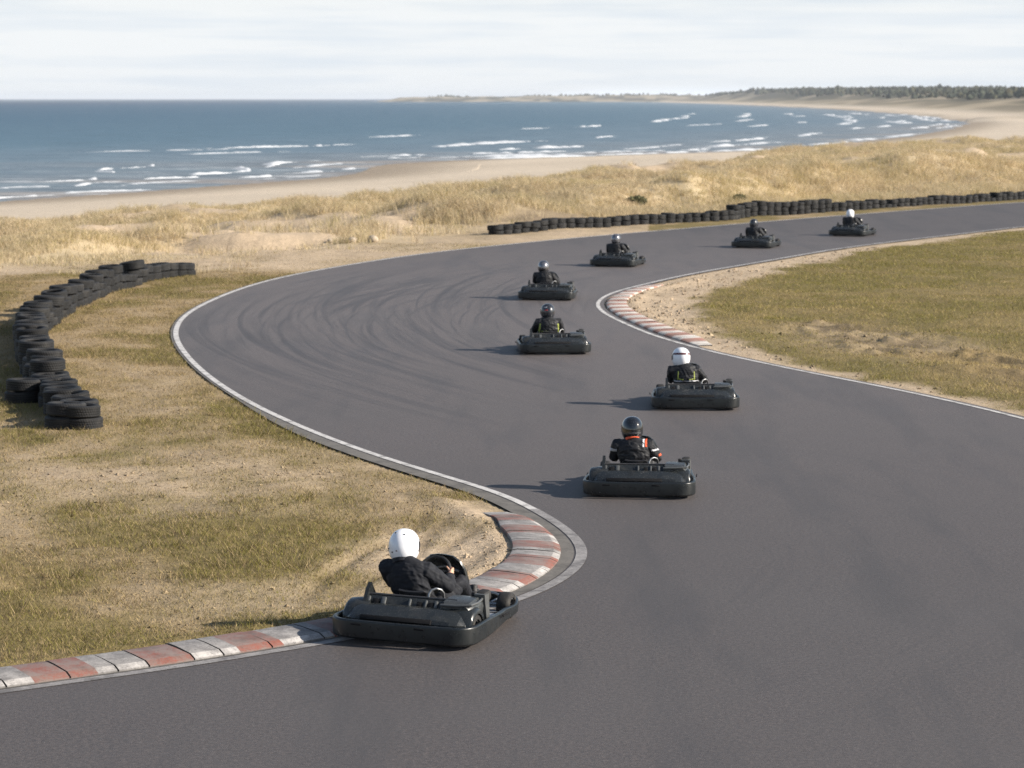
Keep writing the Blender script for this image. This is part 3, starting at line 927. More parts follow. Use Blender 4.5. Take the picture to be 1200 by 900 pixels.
# ------------------------------------------------------------------ far coast: headland and forest
hx = np.linspace(-520, 900, 200); hy = np.linspace(8300, 9700, 40)
HX, HY = np.meshgrid(hx, hy); x, y = HX.ravel(), HY.ravel()
env = ss(-470, -330, x + 50 * (fbm(x / 90, y / 90, 201, 2) - .5)) * ss(8300, 8520, y) * ss(9700, 9300, y)
hz = SEA - 1 + env * (9 + 12 * fbm(x / 85., y / 200., 203, 4) + 7 * ss(-300, 500, x))
cc = np.array([.30, .25, .18]) + (np.array([.075, .07, .05]) - np.array([.30, .25, .18])) * ss(.42, .6, fbm(x / 50., hz / 5., 205, 3))[:, None]
nx, ny = 200, 40
ii = (np.arange(ny - 1)[:, None] * nx + np.arange(nx - 1)[None]).ravel()
q4 = np.c_[ii, ii + 1, ii + nx + 1, ii + nx]
tag(link(bpy.data.objects.new('headland', np_mesh('headland', np.c_[x, y, hz], q4, np.full(len(q4), 4), M['ground'], cc, True))), 'low brown headland on the horizon beyond the bay', 'headland', kind='structure')


def forest():
    bm = bmesh.new(); bmesh.ops.create_icosphere(bm, subdivisions=1, radius=1); bm.verts.index_update()
    bv = np.array([v.co for v in bm.verts]); bf = np.array([[v.index for v in f.verts] for f in bm.faces]); bm.free()
    y = 1900 + 6800 * rng.random(14000) ** 1.3; u = .055 + .20 * rng.random(14000); x = u * y
    sd = shore_dist(x, y)
    edge_ = 105 + .006 * y + 60 * fbm(x / 120., y / 300., 221, 3)
    k = (sd > edge_) & (sd < edge_ + 420)
    x, y = x[k], y[k]
    # clumps on the headland
    xh = rng.uniform(-300, 700, 420); yh = rng.uniform(8800, 9100, 420)
    kk = fbm(xh / 60., yh / 500., 231, 3) > .53
    xh, yh = xh[kk], yh[kk]
    z = terrain(x, y)
    zh = SEA - 1 + (9 + 12 * fbm(xh / 85., yh / 200., 203, 4) + 7 * ss(-300, 500, xh)) - 1
    X, Y, Z = np.r_[x, xh], np.r_[y, yh], np.r_[z, zh]
    hh = np.r_[2.5 + 5.0 * rng.random(len(x)) * ss(.3, .6, fbm(x / 60., y / 200., 241, 3)) + .0005 * y, 3 + 6 * rng.random(len(xh))]
    n = len(X); wv = hh * rng.uniform(.4, .75, n)
    nv = len(bv)
    jit = 1 + .28 * rng.normal(0, 1, (n, nv, 1)).clip(-1.6, 1.6)
    V = bv[None] * jit
    V = V * np.c_[wv, wv, hh * .55][:, None, :]
    V[:, :, :2] *= (1.15 - .55 * (bv[:, 2] * .5 + .5))[None, :, None]
    V = V + np.c_[X, Y, Z + hh * .45][:, None, :]
    Fs = (bf[None] + (np.arange(n) * nv)[:, None, None]).reshape(-1, 3)
    c = np.array([.045, .052, .032]) * rng.uniform(.7, 1.5, (n, 1)) + np.array([.02, .008, 0]) * (rng.random((n, 1)) > .7)
    return np_mesh('far_forest', V.reshape(-1, 3), Fs, np.full(len(Fs), 3), M['leaf'], np.repeat(c, nv, 0))


tag(link(bpy.data.objects.new('far_forest', forest())), 'dark conifer wood along the far coast', 'forest', kind='stuff')


# ------------------------------------------------------------------ shrubs and stones
def hit(px, py):
    t = np.linspace(0, 1, 1500); Y = 25 + 300 * t
    dx, dy = (px - 600) / F, (450 - py) / F; ry, rz = CP + dy * SP, -SP + dy * CP
    X = dx / ry * Y; Z = H + rz / ry * Y
    k = int(np.argmax(terrain(X, Y) > Z)); return X[k], Y[k]


def shrub(name, px, py, w, h, col, label, zz=0):
    x0, y0 = hit(px, py); z0 = float(terrain([x0], [y0])[0])
    root = empty(name, (x0, y0, z0)); tag(root, label, 'shrub')
    n = 2600
    p = rng.normal(0, 1, (n, 3)); p /= np.linalg.norm(p, axis=1)[:, None]
    p *= (rng.random((n, 1)) ** .4)
    lump = .7 + .6 * fbm(p[:, 0] * 2 + px, p[:, 1] * 2 + p[:, 2] * 2, 7, 2)
    p = p * lump[:, None] * np.array([w / 2, w / 2.4, h / 2]) + np.array([0, 0, h * .45])
    p[:, 2] = np.maximum(p[:, 2], .02)
    a = rng.normal(0, .07, (n, 3)); b = rng.normal(0, .05, (n, 3))
    V = np.stack([p - a, p + b, p + a, p - b], 1).reshape(-1, 3)
    c = np.array(col) * rng.uniform(.6, 1.5, (n, 1))
    link(bpy.data.objects.new('foliage', np_mesh('foliage', V, np.arange(4 * n), np.full(n, 4), M['leaf'], np.repeat(c, 4, 0))), root)
    mb = MB()
    for _ in range(7):
        q = rng.uniform(0, 6.28); l = rng.uniform(.25, .4)
        mb.tube([(0, 0, -.05), (math.cos(q) * w * l * .4, math.sin(q) * w * l * .4, h * .35), (math.cos(q) * w * l, math.sin(q) * w * l, h * .75)], [.03, .02, .008], 5)
    mb.obj('stem', M['bark'], root)
    return root


M['bark'] = simple('shrub_bark', (.09, .065, .045), .9)
shrub('shrub', 746, 241, .95, .38, (.17, .165, .09), 'dark green dune shrub behind the middle of the far tyre wall')
shrub('shrub', 866, 238, .6, .36, (.13, .13, .06), 'small dark green shrub on the grassy bank behind two karts')


def boulder(px, py, r, label):
    x0, y0 = hit(px, py); z0 = float(terrain([x0], [y0])[0])
    bm = bmesh.new(); bmesh.ops.create_icosphere(bm, subdivisions=3, radius=r)
    for v in bm.verts:
        k = 1 + .28 * (float(vn(np.array([v.co.x * 4 + px]), np.array([v.co.y * 4 + v.co.z * 3]), 3)[0]) - .5)
        v.co = Vector((v.co.x * k * 1.1, v.co.y * k, v.co.z * k * .85 + r * .6))
    for f in bm.faces: f.smooth = True
    me = bpy.data.meshes.new('boulder'); bm.to_mesh(me); bm.free(); me.materials.append(M['stone'])
    o = link(bpy.data.objects.new('boulder', me)); o.location = (x0, y0, z0)
    return tag(o, label, 'boulder', 'stones lying on the sand track')


M['stone'] = simple('pale_stone', (.42, .35, .27), .9, .2, 0, .25, 6, .4, 25)
boulder(437, 284, .17, 'rounded pale stone on the sand, nearest of three to the far tyre wall')
boulder(413, 285, .16, 'rounded pale stone on the sand, middle one of three')
boulder(387, 284.5, .10, 'small pale stone on the sand, the farthest left of three')

# ------------------------------------------------------------------ tyre walls
def tyre_mesh(name, Ro, W, Ri):
    h = W / 2
    pr = [(Ri, -h * .72), (Ri + .02, -h * .9), (Ro * .80, -h), (Ro * .93, -h * .93), (Ro * .985, -h * .72)]
    tr_ = []
    for z in (-.62, -.24, .18, .58):
        tr_ += [(Ro, h * (z - .12)), (Ro, h * (z + .12)), (Ro - .010, h * (z + .15)), (Ro - .010, h * (z + .22))]
    pr += tr_[:-2] + [(Ro * .985, h * .72), (Ro * .93, h * .93), (Ro * .80, h), (Ri + .02, h * .9), (Ri, h * .72), (Ri + .015, h * .45), (Ro - .05, h * .55), (Ro - .03, 0), (Ro - .05, -h * .55), (Ri + .015, -h * .45)]
    mb = MB(); mb.lathe(pr, seg=36); return mb.mesh(name, M['tyre'], 30)


TY = [tyre_mesh('tyre', .315, .205, .195), tyre_mesh('tyre', .30, .19, .185), tyre_mesh('tyre', .335, .225, .20)]
TW = [.205, .19, .225]
rr = random.Random(21)


def put_tyre(x, y, z, k, label, group, tilt=(0, 0), sc=1.):
    o = link(bpy.data.objects.new('tyre', TY[k])); o.location = (x, y, z)
    o.rotation_euler = (tilt[0], tilt[1], rr.uniform(0, 6.28)); o.scale = (sc, sc, sc)
    return tag(o, label, 'tyre', group)


STACKS = []


def tyre_wall(P, step, rows_fn, where, ground_z):
    Q = resample(P, step)
    names = ['bottom', 'second', 'third']; tops = []
    for i, (x, y) in enumerate(Q):
        x += rr.uniform(-.03, .03); y += rr.uniform(-.03, .03)
        z = ground_z(x, y) - .015
        rows = rows_fn(i, len(Q))
        k = rr.choice([0, 0, 1, 2])
        for j in range(rows):
            kk = k if rr.random() < .6 else rr.choice([0, 1, 2])
            w = TW[kk]
            put_tyre(x + rr.uniform(-.035, .035) * (j > 0), y + rr.uniform(-.035, .035) * (j > 0), z + w / 2, kk,
                     f'worn black tyre in the {names[j]} row of {where}', f'{names[j]} row of {where}',
                     (rr.gauss(0, .045) * (j > 0), rr.gauss(0, .045) * (j > 0)))
            z += w + .002
        tops.append((x, y, z))
    STACKS.append(np.array(tops)); return Q


gzf = lambda x, y: float(terrain([x], [y])[0])
LB = [g(*q) for q in [(103, 506), (84, 492), (63, 469), (47, 443), (37, 417), (36, 399), (42, 388), (55, 379), (72, 366), (92, 356), (117, 344.5), (148, 334.5), (180, 328), (226, 322)]]
LBs = smooth_line(LB, .1, 3)
tyre_wall(LBs, .53, lambda i, n: 2 if i < 10 else (3 if (i * 7) % 11 < 5 and i < n - 9 else 2), 'the curved tyre wall on the left verge', gzf)
for px, py, n_, lb in ((76, 503, 2, 'the spare stack at the near end of the left tyre wall'), (27, 470, 2, 'the odd stack standing behind the left tyre wall')):
    x, y = g(px, py)
    for j in range(n_):
        put_tyre(x + .03 * j, y, gzf(x, y) - .012 + .103 + .208 * j, 0, f'black tyre, {["lower", "upper"][j]} of {lb}' if n_ > 1 else 'single black tyre lying on ' + lb, None, (0, .04 * j))
# loose tyres thrown on top
for px, py, k, tl, lb in ((142, 333, 2, (.08, .12), 'loose tyre tilted on top where the left tyre wall bends away'), (52, 380, 2, (-.03, .05), 'wide tyre lying on top of the left tyre wall where it turns back')):
    x, y = g(px, py)
    d = np.linalg.norm(STACKS[0][:, :2] - np.array([x, y]), axis=1) + 9 * (STACKS[0][:, 2] > .55); x, y, zt = STACKS[0][d.argmin()]
    put_tyre(x + .05, y, zt + TW[k] * .5 + .3 * (abs(tl[0]) + abs(tl[1])) * .35, k, lb, None, tl, 1.06)

FB = [g(*q) for q in [(586, 275.5), (640, 271.5), (700, 267.5), (760, 264), (820, 260.3), (862, 258), (872, 255), (920, 252), (975, 248.5), (1040, 244.2), (1100, 240.2), (1160, 236.6), (1200, 234), (1290, 228.5)]]
FBs = smooth_line(FB, .1, 2)
FBs = FBs + normals(FBs) * .35
nF = len(resample(FBs, .60))
iA_ = int(np.argmin(np.linalg.norm(resample(FBs, .60) - g(866, 257), axis=1))); iB_ = int(np.argmin(np.linalg.norm(resample(FBs, .60) - g(974, 248.5), axis=1)))
tyre_wall(FBs, .60, lambda i, n: (2 if i <= iA_ else 3 if i <= iB_ else (1 if (i * 5) % 17 == 0 else 2)), 'the long tyre wall beyond the far straight', gzf)
x, y = FBs[0]

# ------------------------------------------------------------------ karts  (local: +Y forward, X right, origin on the ground under the middle)
def plan_path(inset=0.0, n_c=9):
    """closed plan of the bumper, starting rear left going along the rear to the right"""
    W, Lb, Lf = .69 - inset, -.95 + inset, .95 - inset
    r = .20
    P = []
    for q in np.linspace(180, 270, n_c): P.append((-W + r + r * math.cos(R(q)), Lb + r + r * math.sin(R(q))))
    for x in np.linspace(-.34, .34, 7): P.append((x, Lb - .012 * (1 - (x / .5) ** 2)))
    for q in np.linspace(270, 360, n_c): P.append((W - r + r * math.cos(R(q)), Lb + r + r * math.sin(R(q))))
    for t in np.linspace(.1, 1, 8): P.append((W - .05 * t ** 2 * 1.2, Lb + r + t * (1.15 - r)))
    wf = W - .06
    for q in np.linspace(15, 90, 8): P.append((wf - .30 + .30 * math.cos(R(q)), .35 + .42 * 1.15 * math.sin(R(q)) * (Lf - .35) / .483))
    for x in np.linspace(wf - .40, -(wf - .40), 5): P.append((x, Lf + .02 * (1 - (x / .3) ** 2)))
    for q in np.linspace(90, 165, 8): P.append((-wf + .30 + .30 * math.cos(R(q)), .35 + .42 * 1.15 * math.sin(R(q)) * (Lf - .35) / .483))
    for t in np.linspace(1, .1, 8): P.append((-W + .05 * t ** 2 * 1.2, Lb + r + t * (1.15 - r)))
    return np.array(P)


def band(P, sec, zf):
    """sweep a section [(outward, height 0..1)] along a closed plan"""
    n = len(P); T = np.roll(P, -1, 0) - np.roll(P, 1, 0); T /= np.linalg.norm(T, axis=1)[:, None]
    N = np.c_[T[:, 1], -T[:, 0]]
    rings = []
    for i in range(n):
        z0, z1 = zf(*P[i])
        rings.append([(P[i, 0] + N[i, 0] * o, P[i, 1] + N[i, 1] * o, z0 + (z1 - z0) * q) for o, q in sec])
    mb = MB(); mb.loft(rings, closed=True); return mb


def wheel(root, name, x, y, r, w, steel):
    mb = MB(); h = w / 2
    mb.lathe([(r * .55, -h * .8), (r * .62, -h), (r * .86, -h), (r * .97, -h * .8), (r, -h * .5), (r, h * .5), (r * .97, h * .8), (r * .86, h), (r * .62, h), (r * .55, h * .8)], (0, 0, 0), 'x', 28)
    o = mb.obj(name, M['slick'], root); o.location = (x, y, r)
    rm = MB(); s = 1 if x > 0 else -1
    rm.lathe([(.018, -h * .8), (r * .57, -h * .8), (r * .57, h * .8), (r * .50, h * .84), (r * .44, h * .3), (r * .2, h * .35), (r * .17, h * .75), (.018, h * .75)] if s > 0 else [(.018, h * .8), (r * .57, h * .8), (r * .57, -h * .8), (r * .50, -h * .84), (r * .44, -h * .3), (r * .2, -h * .35), (r * .17, -h * .75), (.018, -h * .75)], (0, 0, 0), 'x', 24)
    rm.obj('rim', steel, o)
    return o


def make_kart():
    root = empty('kart')
    P = plan_path()
    sec = [(-.02, .0), (.004, -.01), (.017, .04), (.0205, .10), (.021, .12), (.021, .5), (.021, .90), (.0205, .92), (.017, .965), (.008, .995), (.004, 1.), (-.012, 1.0), (-.020, .95), (-.018, .5), (-.022, .1)]

    def zf(x, y):
        t = ss(.05, .75, np.array(y)); side = ss(-.5, .1, np.array(y)) * (1 - ss(.45, .75, np.array(y)))
        return .042 + .012 * float(t) + .020 * float(side), .222 - .040 * float(t) - .030 * float(side)
    bo = band(P, sec, zf).obj('bumper', M['bumper'], root, 50)
    for x in (-.40, .22):
        m = MB(); m.box((x, -.984, .185), (.10, .012, .020), .006); m.obj('slot', M['dark'], bo)
    for s in (-1, 1):
        m = MB(); m.box((s * .705, .02, .17), (.012, .16, .024), .005); m.obj('slot', M['dark'], bo)
    # frame and floor
    fr = MB()
    for s in (-1, 1):
        fr.tube([(s * .30, -.80, .10), (s * .33, -.2, .07), (s * .30, .3, .06), (s * .24, .84, .07)], .016)
        fr.tube([(s * .58, -.42, .09), (s * .62, 0, .10), (s * .60, .36, .10), (s * .32, .42, .07)], .014)
        fr.tube([(s * .3, -.3, .08), (s * .6, -.3, .10)], .014)
    fr.tube([(-.46, -.86, .14), (.46, -.86, .14)], .016); fr.tube([(-.3, -.1, .065), (.3, -.1, .065)], .015)
    fr.obj('frame', M['frame'], root)
    ax = MB(); ax.tube([(-.60, -.55, .14), (.60, -.55, .14)], .02); ax.obj('axle', M['steel'], root)
    fp = MB(); fp.box((0, .36, .052), (.56, .92, .008), .003); fp.box((0, .81, .10), (.44, .012, .09), .004, (0, R(-25), 0))
    for s in (-1, 1): fp.box((s * .44, .22, .085), (.30, .62, .008), .003)
    fp.obj('floor_pan', M['pan'], root)
    fb = MB()
    fb.tube([(-.34, .62, .14), (-.40, .80, .17), (-.28, .88, .18), (.28, .88, .18), (.40, .80, .17), (.34, .62, .14)], .014)
    fb.obj('front_bar', M['steel'], root)
    sh = MB()
    for s in (-1, 1):
        sh.tube([(s * .26, .60, .12), (s * .46, .60, .13)], .02); sh.tube([(s * .08, .48, .12), (s * .44, .53, .12)], .009)
    sh.obj('steering_linkage', M['steel'], root)
    for s in (-1, 1):
        wheel(root, 'rear_wheel', s * .535, -.55, .142, .19, M['steel'])
        wheel(root, 'front_wheel', s * .505, .60, .132, .13, M['steel'])
    # rear cowl: low hump, shelf and upright panel behind the seat
    prof = lambda k: [(-.845, .16), (-.865, .185), (-.862, .215), (-.85, .238 * k), (-.838, .250 * k), (-.70, .322 * k), (-.69, .326 * k), (-.63, .328 * k), (-.62, .322 * k), (-.62, .22), (-.70, .18)]
    rings = []
    for x in (-.60, -.585, -.53, -.46, -.30, -.1, .1, .30, .46, .53, .585, .60):
        ax_ = abs(x); k = 1.0 if ax_ < .44 else {.46: .98, .53: .91, .585: .76, .60: .64}.get(ax_, 1)
        sh_ = 0 if ax_ < .5 else (ax_ - .5) * .6
        rings.append([(x, y_ + sh_ * (y_ < -.7), z_) for y_, z_ in prof(k)])
    cw = MB(); cw.loft(rings); cwo = cw.obj('rear_cowl', M['body'], root, 16)
    sl = MB(); sl.box((-.06, -.858, .232), (.70, .03, .050), .006, (0, R(-38), 0)); sl.obj('slot', M['dark'], cwo)
    # upright panel with struts
    up = MB()
    rings = [[(x, -.64, .27), (x, -.60, .27), (x, -.535, .376), (x, -.55, .388), (x, -.57, .380)] for x in (-.46, .44)]
    up.loft(rings); upo = up.obj('rear_panel', M['body'], root)
    for x, w_ in ((-.43, .03), (-.28, .045), (-.02, .022), (.14, .022), (.24, .03), (.40, .04)):
        s_ = MB(); s_.box((x, -.612, .330), (w_, .03, .120), .008, (0, R(-32), 0)); s_.obj('strut', M['pod_edge'], upo)
    for x, w_ in ((-.355, .07), (.19, .06), (.075, .05)):
        s_ = MB(); s_.box((x, -.611, .338), (w_, .016, .062), .006, (0, R(-32), 0)); s_.obj('vent', M['dark'], upo)
    rl = MB(); rl.tube([(-.47, -.63, .29), (-.47, -.56, .384), (-.44, -.54, .396), (.42, -.54, .396), (.45, -.56, .384), (.45, -.63, .29)], .012); rl.obj('rail', M['frame'], upo)
    # left fin
    lf = MB(); lf.loft([[(x, -.68, .28), (x, -.34, .28), (x, -.40, .37), (x, -.50, .50), (x, -.57, .45)] for x in (-.475, -.44)]); lf.obj('side_fin', M['body'], root)
    # wheel fenders
    for s in (-1, 1):
        rings = []
        for q in np.linspace(8, 172, 15):
            c, n_ = math.cos(R(q)), math.sin(R(q)); r1 = .195 + .012 * math.sin(R(q)); r0 = r1 - .016
            e = .015 * math.sin(R(q))
            pts = [(.40, r0), (.40, r1 + e), (.52, r1 + e * 1.4), (.615, r1 + e * .6), (.638, r1 - .012), (.640, r1 - .05), (.628, r1 - .05), (.61, r0 - .004), (.52, r0)]
            rings.append([(s * x_, -.56 + c * rr_, .135 + n_ * rr_ * .98) for x_, rr_ in pts])
        f = MB(); f.loft(rings); f.obj('wheel_fender', M['body'], root, 50)
    # engine and its cover on the right, tank pod on the left
    en = MB(); en.box((.40, -.40, .18), (.20, .24, .20), .03); en.tube([(.40, -.50, .20), (.40, -.58, .20)], .06, 14)
    en.obj('engine', M['engine'], root)
    rings = []
    for y_, x0, x1, z0, z1 in ((-.645, .30, .60, .25, .362), (-.60, .29, .61, .23, .395), (-.50, .29, .615, .22, .408), (-.41, .31, .615, .20, .414), (-.34, .35, .61, .19, .408), (-.30, .38, .60, .19, .388)):
        m_ = .03
        rings.append([(x0, y_, z0), (x0, y_, z1 - m_), (x0 + m_, y_, z1), (x1 - m_ * 1.6, y_, z1 - .006), (x1 - .01, y_, z1 - m_ * 1.5), (x1, y_, z1 - .08), (x1 - .015, y_, z0)])
    ec = MB(); ec.loft(rings); eco = ec.obj('engine_cover', M['pod'], root, 30)
    rb = MB(); rb.tube([(.30, -.645, .362), (.46, -.655, .368), (.59, -.62, .376), (.612, -.50, .380), (.61, -.40, .390), (.59, -.32, .388)], .013); rb.obj('edge_rail', M['pod_edge'], eco)
    nc = MB(); nc.loft([[(.52, -.33 + d, z), (.625, -.33 + d, z), (.635, -.25 + d * .4, z), (.53, -.23 + d * .4, z)] for z, d in ((.12, .05), (.24, .03), (.34, 0), (.43, -.02))]); nc.obj('pod_nose', M['pod_edge'], root)
    bk = MB(); bk.box((.575, -.24, .400), (.11, .13, .105), .03, (R(-12), R(8), 0)); bk.box((.50, -.28, .415), (.05, .07, .05), .014); bk.obj('air_filter', M['slick'], root)
    rings = [[(-.34, y_, z0), (-.34, y_, z1 - .02), (-.37, y_, z1), (-.56, y_, z1 - .01), (-.605, y_, z1 - .06), (-.60, y_, z0)] for y_, z0, z1 in ((-.62, .2, .325), (-.45, .18, .34), (-.2, .14, .32), (.0, .12, .28), (.08, .11, .20))]
    lp = MB(); lp.loft(rings); lp.obj('side_pod', M['body'], root, 30)
    # seat
    st = MB(); rings = []
    for y_, zc, w_, rim in ((-.02, .085, .17, .06), (-.16, .075, .185, .13), (-.30, .085, .19, .20), (-.385, .15, .19, .22), (-.43, .27, .185, .20), (-.455, .36, .17, .11), (-.468, .425, .13, .02)):
        o_ = []; i_ = []
        for q in np.linspace(-1, 1, 11):
            k = abs(q) ** 2.6; fw = 1 if y_ > -.35 else 0
            o_.append((q * w_, y_ + (rim * k * .95 if not fw else 0), zc + (rim * k if fw else .3 * rim * k)))
            i_.append((q * (w_ - .012), y_ + (.014 if not fw else 0) + (rim * k * .95 if not fw else 0), zc + .012 + (rim * k if fw else .3 * rim * k)))
        rings.append([(a - .07, b, c) for a, b, c in o_ + i_[::-1]])
    st.loft(rings); sto = st.obj('seat', M['seatplastic'], root, 45)
    ho = MB(); ho.tube([(.11, -.47, .34), (.115, -.455, .42), (.135, -.44, .455), (.17, -.42, .47), (.205, -.39, .455), (.22, -.36, .42), (.22, -.34, .34)], .012, 10); ho.obj('seat_hoop', M['steel'], sto)
    # steering
    sw = MB(); c0 = Vector((-.07, .15, .52)); nrm = Vector((0, -.80, .60)).normalized(); e1 = Vector((1, 0, 0)); e2 = nrm.cross(e1)
    sw.tube([c0 + e1 * .155 * math.cos(q) + e2 * .155 * math.sin(q) for q in np.linspace(0, 2 * math.pi, 28, endpoint=False)], .016, 8, True, up=tuple(nrm))
    for q in (0, 180, 270):
        sw.tube([c0, c0 + e1 * .15 * math.cos(R(q)) + e2 * .15 * math.sin(R(q))], .012, 6)
    sw.ball(tuple(c0), .04, 10)
    sw.obj('steering_wheel', M['rub'], root)
    sc_ = MB(); sc_.tube([tuple(c0), (-.05, .50, .12)], .013); sc_.obj('steering_column', M['steel'], root)
    # tall front fairing
    fa = MB(); rings = []
    for z, yb, w_, dp in ((.14, .46, .20, .02), (.26, .42, .235, .05), (.40, .375, .245, .07), (.52, .335, .225, .075), (.60, .31, .185, .06), (.655, .285, .12, .03), (.668, .28, .05, .01)):
        fr_ = [(q * w_, yb + dp * (1 - q * q), z) for q in np.linspace(-1, 1, 11)]
        bk_ = [(q * (w_ - .012), yb - .022 + dp * (1 - q * q), z) for q in np.linspace(1, -1, 11)]
        rings.append([(a - .04, b, c) for a, b, c in fr_ + bk_])
    fa.loft(rings); fao = fa.obj('front_fairing', M['body'], root, 45)
    br = MB()
    for s in (-1, 1): br.tube([(s * .14 - .04, .40, .40), (s * .10 - .04, .56, .10)], .011)
    br.tube([(-.20, .31, .50), (-.04, .36, .53), (.12, .31, .50)], .012)
    br.obj('fairing_bracket', M['steel'], fao)
    for s in (-1, 1):
        pd = MB(); pd.tube([(s * .17 - .04, .66, .07), (s * .17 - .04, .70, .16), (s * .17 - .04, .73, .24)], .009); pd.tube([(s * .17 - .09, .72, .235), (s * .17 + .01, .72, .235)], .011); pd.obj('pedal', M['steel'], root)
    return root


# ------------------------------------------------------------------ drivers
def remeshed(name, mb, vox, mats, smooth_it=3):
    me = mb.mesh(name + '_raw', M['suit']); o = link(bpy.data.objects.new(name + '_raw', me))
    md = o.modifiers.new('r', 'REMESH'); md.mode = 'VOXEL'; md.voxel_size = vox
    s = o.modifiers.new('s', 'SMOOTH'); s.factor = .5; s.iterations = smooth_it
    dg = bpy.context.evaluated_depsgraph_get()
    out = bpy.data.meshes.new_from_object(o.evaluated_get(dg)); out.name = name
    bpy.data.objects.remove(o); bpy.data.meshes.remove(me)
    out.materials.clear()
    for m in mats: out.materials.append(m)
    return out


SX_ = -.07         # the seat sits left of the middle


def driver_mesh(lean, suit, hand, neck, seed):
    """one continuous seated body, arms out to the wheel, legs forward to the pedals"""
    mb = MB()
    def L(p):     # upper-body lean
        k = max(0, p[2] - .22); return (p[0] + SX_ + lean * k * 1.3, p[1] + (.02 if p[2] > .5 else 0), p[2])
    mb.tube([L((0, -.13, .165)), L((0, -.20, .26)), L((0, -.265, .36)), L((0, -.30, .47)), L((0, -.315, .565)), L((0, -.31, .63)), L((0, -.29, .68)), L((0, -.265, .72))],
            [(.165, .12), (.17, .125), (.18, .125), (.205, .13), (.22, .13), (.195, .105), (.125, .085), (.068, .068)], 20, up=(0, 1, .2), round_caps=True)
    hd = L((0, -.235, .795))
    mb.tube([L((0, -.275, .66)), L((0, -.25, .76))], [.064, .060], 14, round_caps=True)
    mb.ball(hd, (.074, .095, .115), 18); mb.ball((hd[0], hd[1] + .095, hd[2] - .02), (.016, .022, .026), 8); mb.ball((hd[0], hd[1] + .05, hd[2] - .075), (.05, .045, .035), 10)
    for s in (-1, 1):
        mb.ball((hd[0] + s * .075, hd[1], hd[2] - .01), (.012, .02, .03), 8)
        sh = L((s * .205, -.30, .605)); el = L((s * .285, -.11, .43)); el = (el[0] * .6 + (s * .285 + SX_) * .4, el[1], el[2])
        P_ = (s * .158 + SX_, .15, .525)          # grip on the rim
        wr = (P_[0] + s * .040, P_[1] - .075, P_[2] - .025)
        mid = tuple((a + b) / 2 for a, b in zip(sh, el)); mf = tuple((a + b) / 2 for a, b in zip(el, wr))
        mb.tube([L((s * .12, -.30, .605)), sh, mid, el], [.088, .086, .074, .062], 16, round_caps=True)
        mb.tube([el, mf, wr], [.063, .056, .038], 14, round_caps=True)
        # hand: palm, four curled fingers of unequal length, thumb over the rim
        mb.tube([wr, (P_[0] + s * .040, P_[1] - .028, P_[2])], [(.024, .036), (.020, .043)], 12, up=(0, .6, .8), round_caps=True)
        for i, fl in enumerate((.9, 1.05, 1., .8)):
            dz = (.034 - .0225 * i); dy = .6 * dz
            k0 = (P_[0] + s * .040, P_[1] - .018 - dy * .2, P_[2] + dz)
            k1 = (P_[0] + s * .038, P_[1] + .022 * fl, P_[2] + dz); k2 = (P_[0] + s * .008, P_[1] + .042 * fl, P_[2] + dz); k3 = (P_[0] - s * .020, P_[1] + .022 * fl, P_[2] + dz * .9)
            mb.tube([k0, k1, k2, k3], [.0105, .010, .0095, .0085], 8, round_caps=True)
        mb.tube([(P_[0] + s * .026, P_[1] - .045, P_[2] + .012), (P_[0] + s * .006, P_[1] - .038, P_[2] + .036), (P_[0] - s * .016, P_[1] - .024, P_[2] + .052)], [.0135, .0115, .0095], 8, round_caps=True)
        hp = (s * .095 + SX_, -.12, .175); kn = (s * .205 + SX_ * .6, .29, .40); an = (s * .185 - .04, .625, .15)
        mt = tuple((a + b) / 2 for a, b in zip(hp, kn)); mc = tuple(a + (b - a) * .35 for a, b in zip(kn, an))
        mb.tube([hp, mt, kn], [.098, .083, .064], 16, round_caps=True); mb.tube([kn, mc, an], [.062, .058, .042], 14, round_caps=True)
        mb.tube([(an[0], an[1] - .02, an[2] - .03), (an[0], an[1] + .045, an[2] + .02), (an[0], an[1] + .085, an[2] + .12)], [(.040, .036), (.046, .034), (.038, .026)], 12, up=(0, .5, -.8), round_caps=True)
    me = remeshed('person', mb, .0075, [suit, hand, M['shoe'], neck, M['skin']])
    n = len(me.vertices); co = np.empty(n * 3); me.vertices.foreach_get('co', co); co = co.reshape(-1, 3)
    no = np.empty(n * 3); me.vertices.foreach_get('normal', no); no = no.reshape(-1, 3)
    hand_k = np.minimum(np.linalg.norm(co - [SX_ + .175, .145, .525], axis=1), np.linalg.norm(co - [SX_ - .175, .145, .525], axis=1))
    cloth = (hand_k > .11) & (co[:, 2] < .68)
    # folds of the cloth: ridged noise, strongest at elbows, waist and knees
    f = np.abs(fbm(co[:, 0] * 9 + seed, co[:, 2] * 16 + co[:, 1] * 11, seed, 3) - .5) * 2; f2 = np.abs(fbm(co[:, 0] * 16 + co[:, 2] * 9, co[:, 1] * 20 + seed, seed + 5, 2) - .5) * 2
    co = co + no * (cloth * ((.5 - f) * .020 + (.5 - f2) * .009))[:, None]
    me.vertices.foreach_set('co', co.ravel())
    pc = np.empty(len(me.polygons) * 3); me.polygons.foreach_get('center', pc); pc = pc.reshape(-1, 3)
    dh = np.minimum(np.linalg.norm(pc - [SX_ + .175, .145, .525], axis=1), np.linalg.norm(pc - [SX_ - .175, .145, .525], axis=1))
    mi = np.zeros(len(pc), np.int32)
    mi[dh < .088] = 1; mi[(pc[:, 1] > .585) & (pc[:, 2] < .32)] = 2
    mi[(pc[:, 2] > .70) & (np.hypot(pc[:, 0] - hd[0], pc[:, 1] + .26) < .088)] = 3; mi[pc[:, 2] > .76] = 4
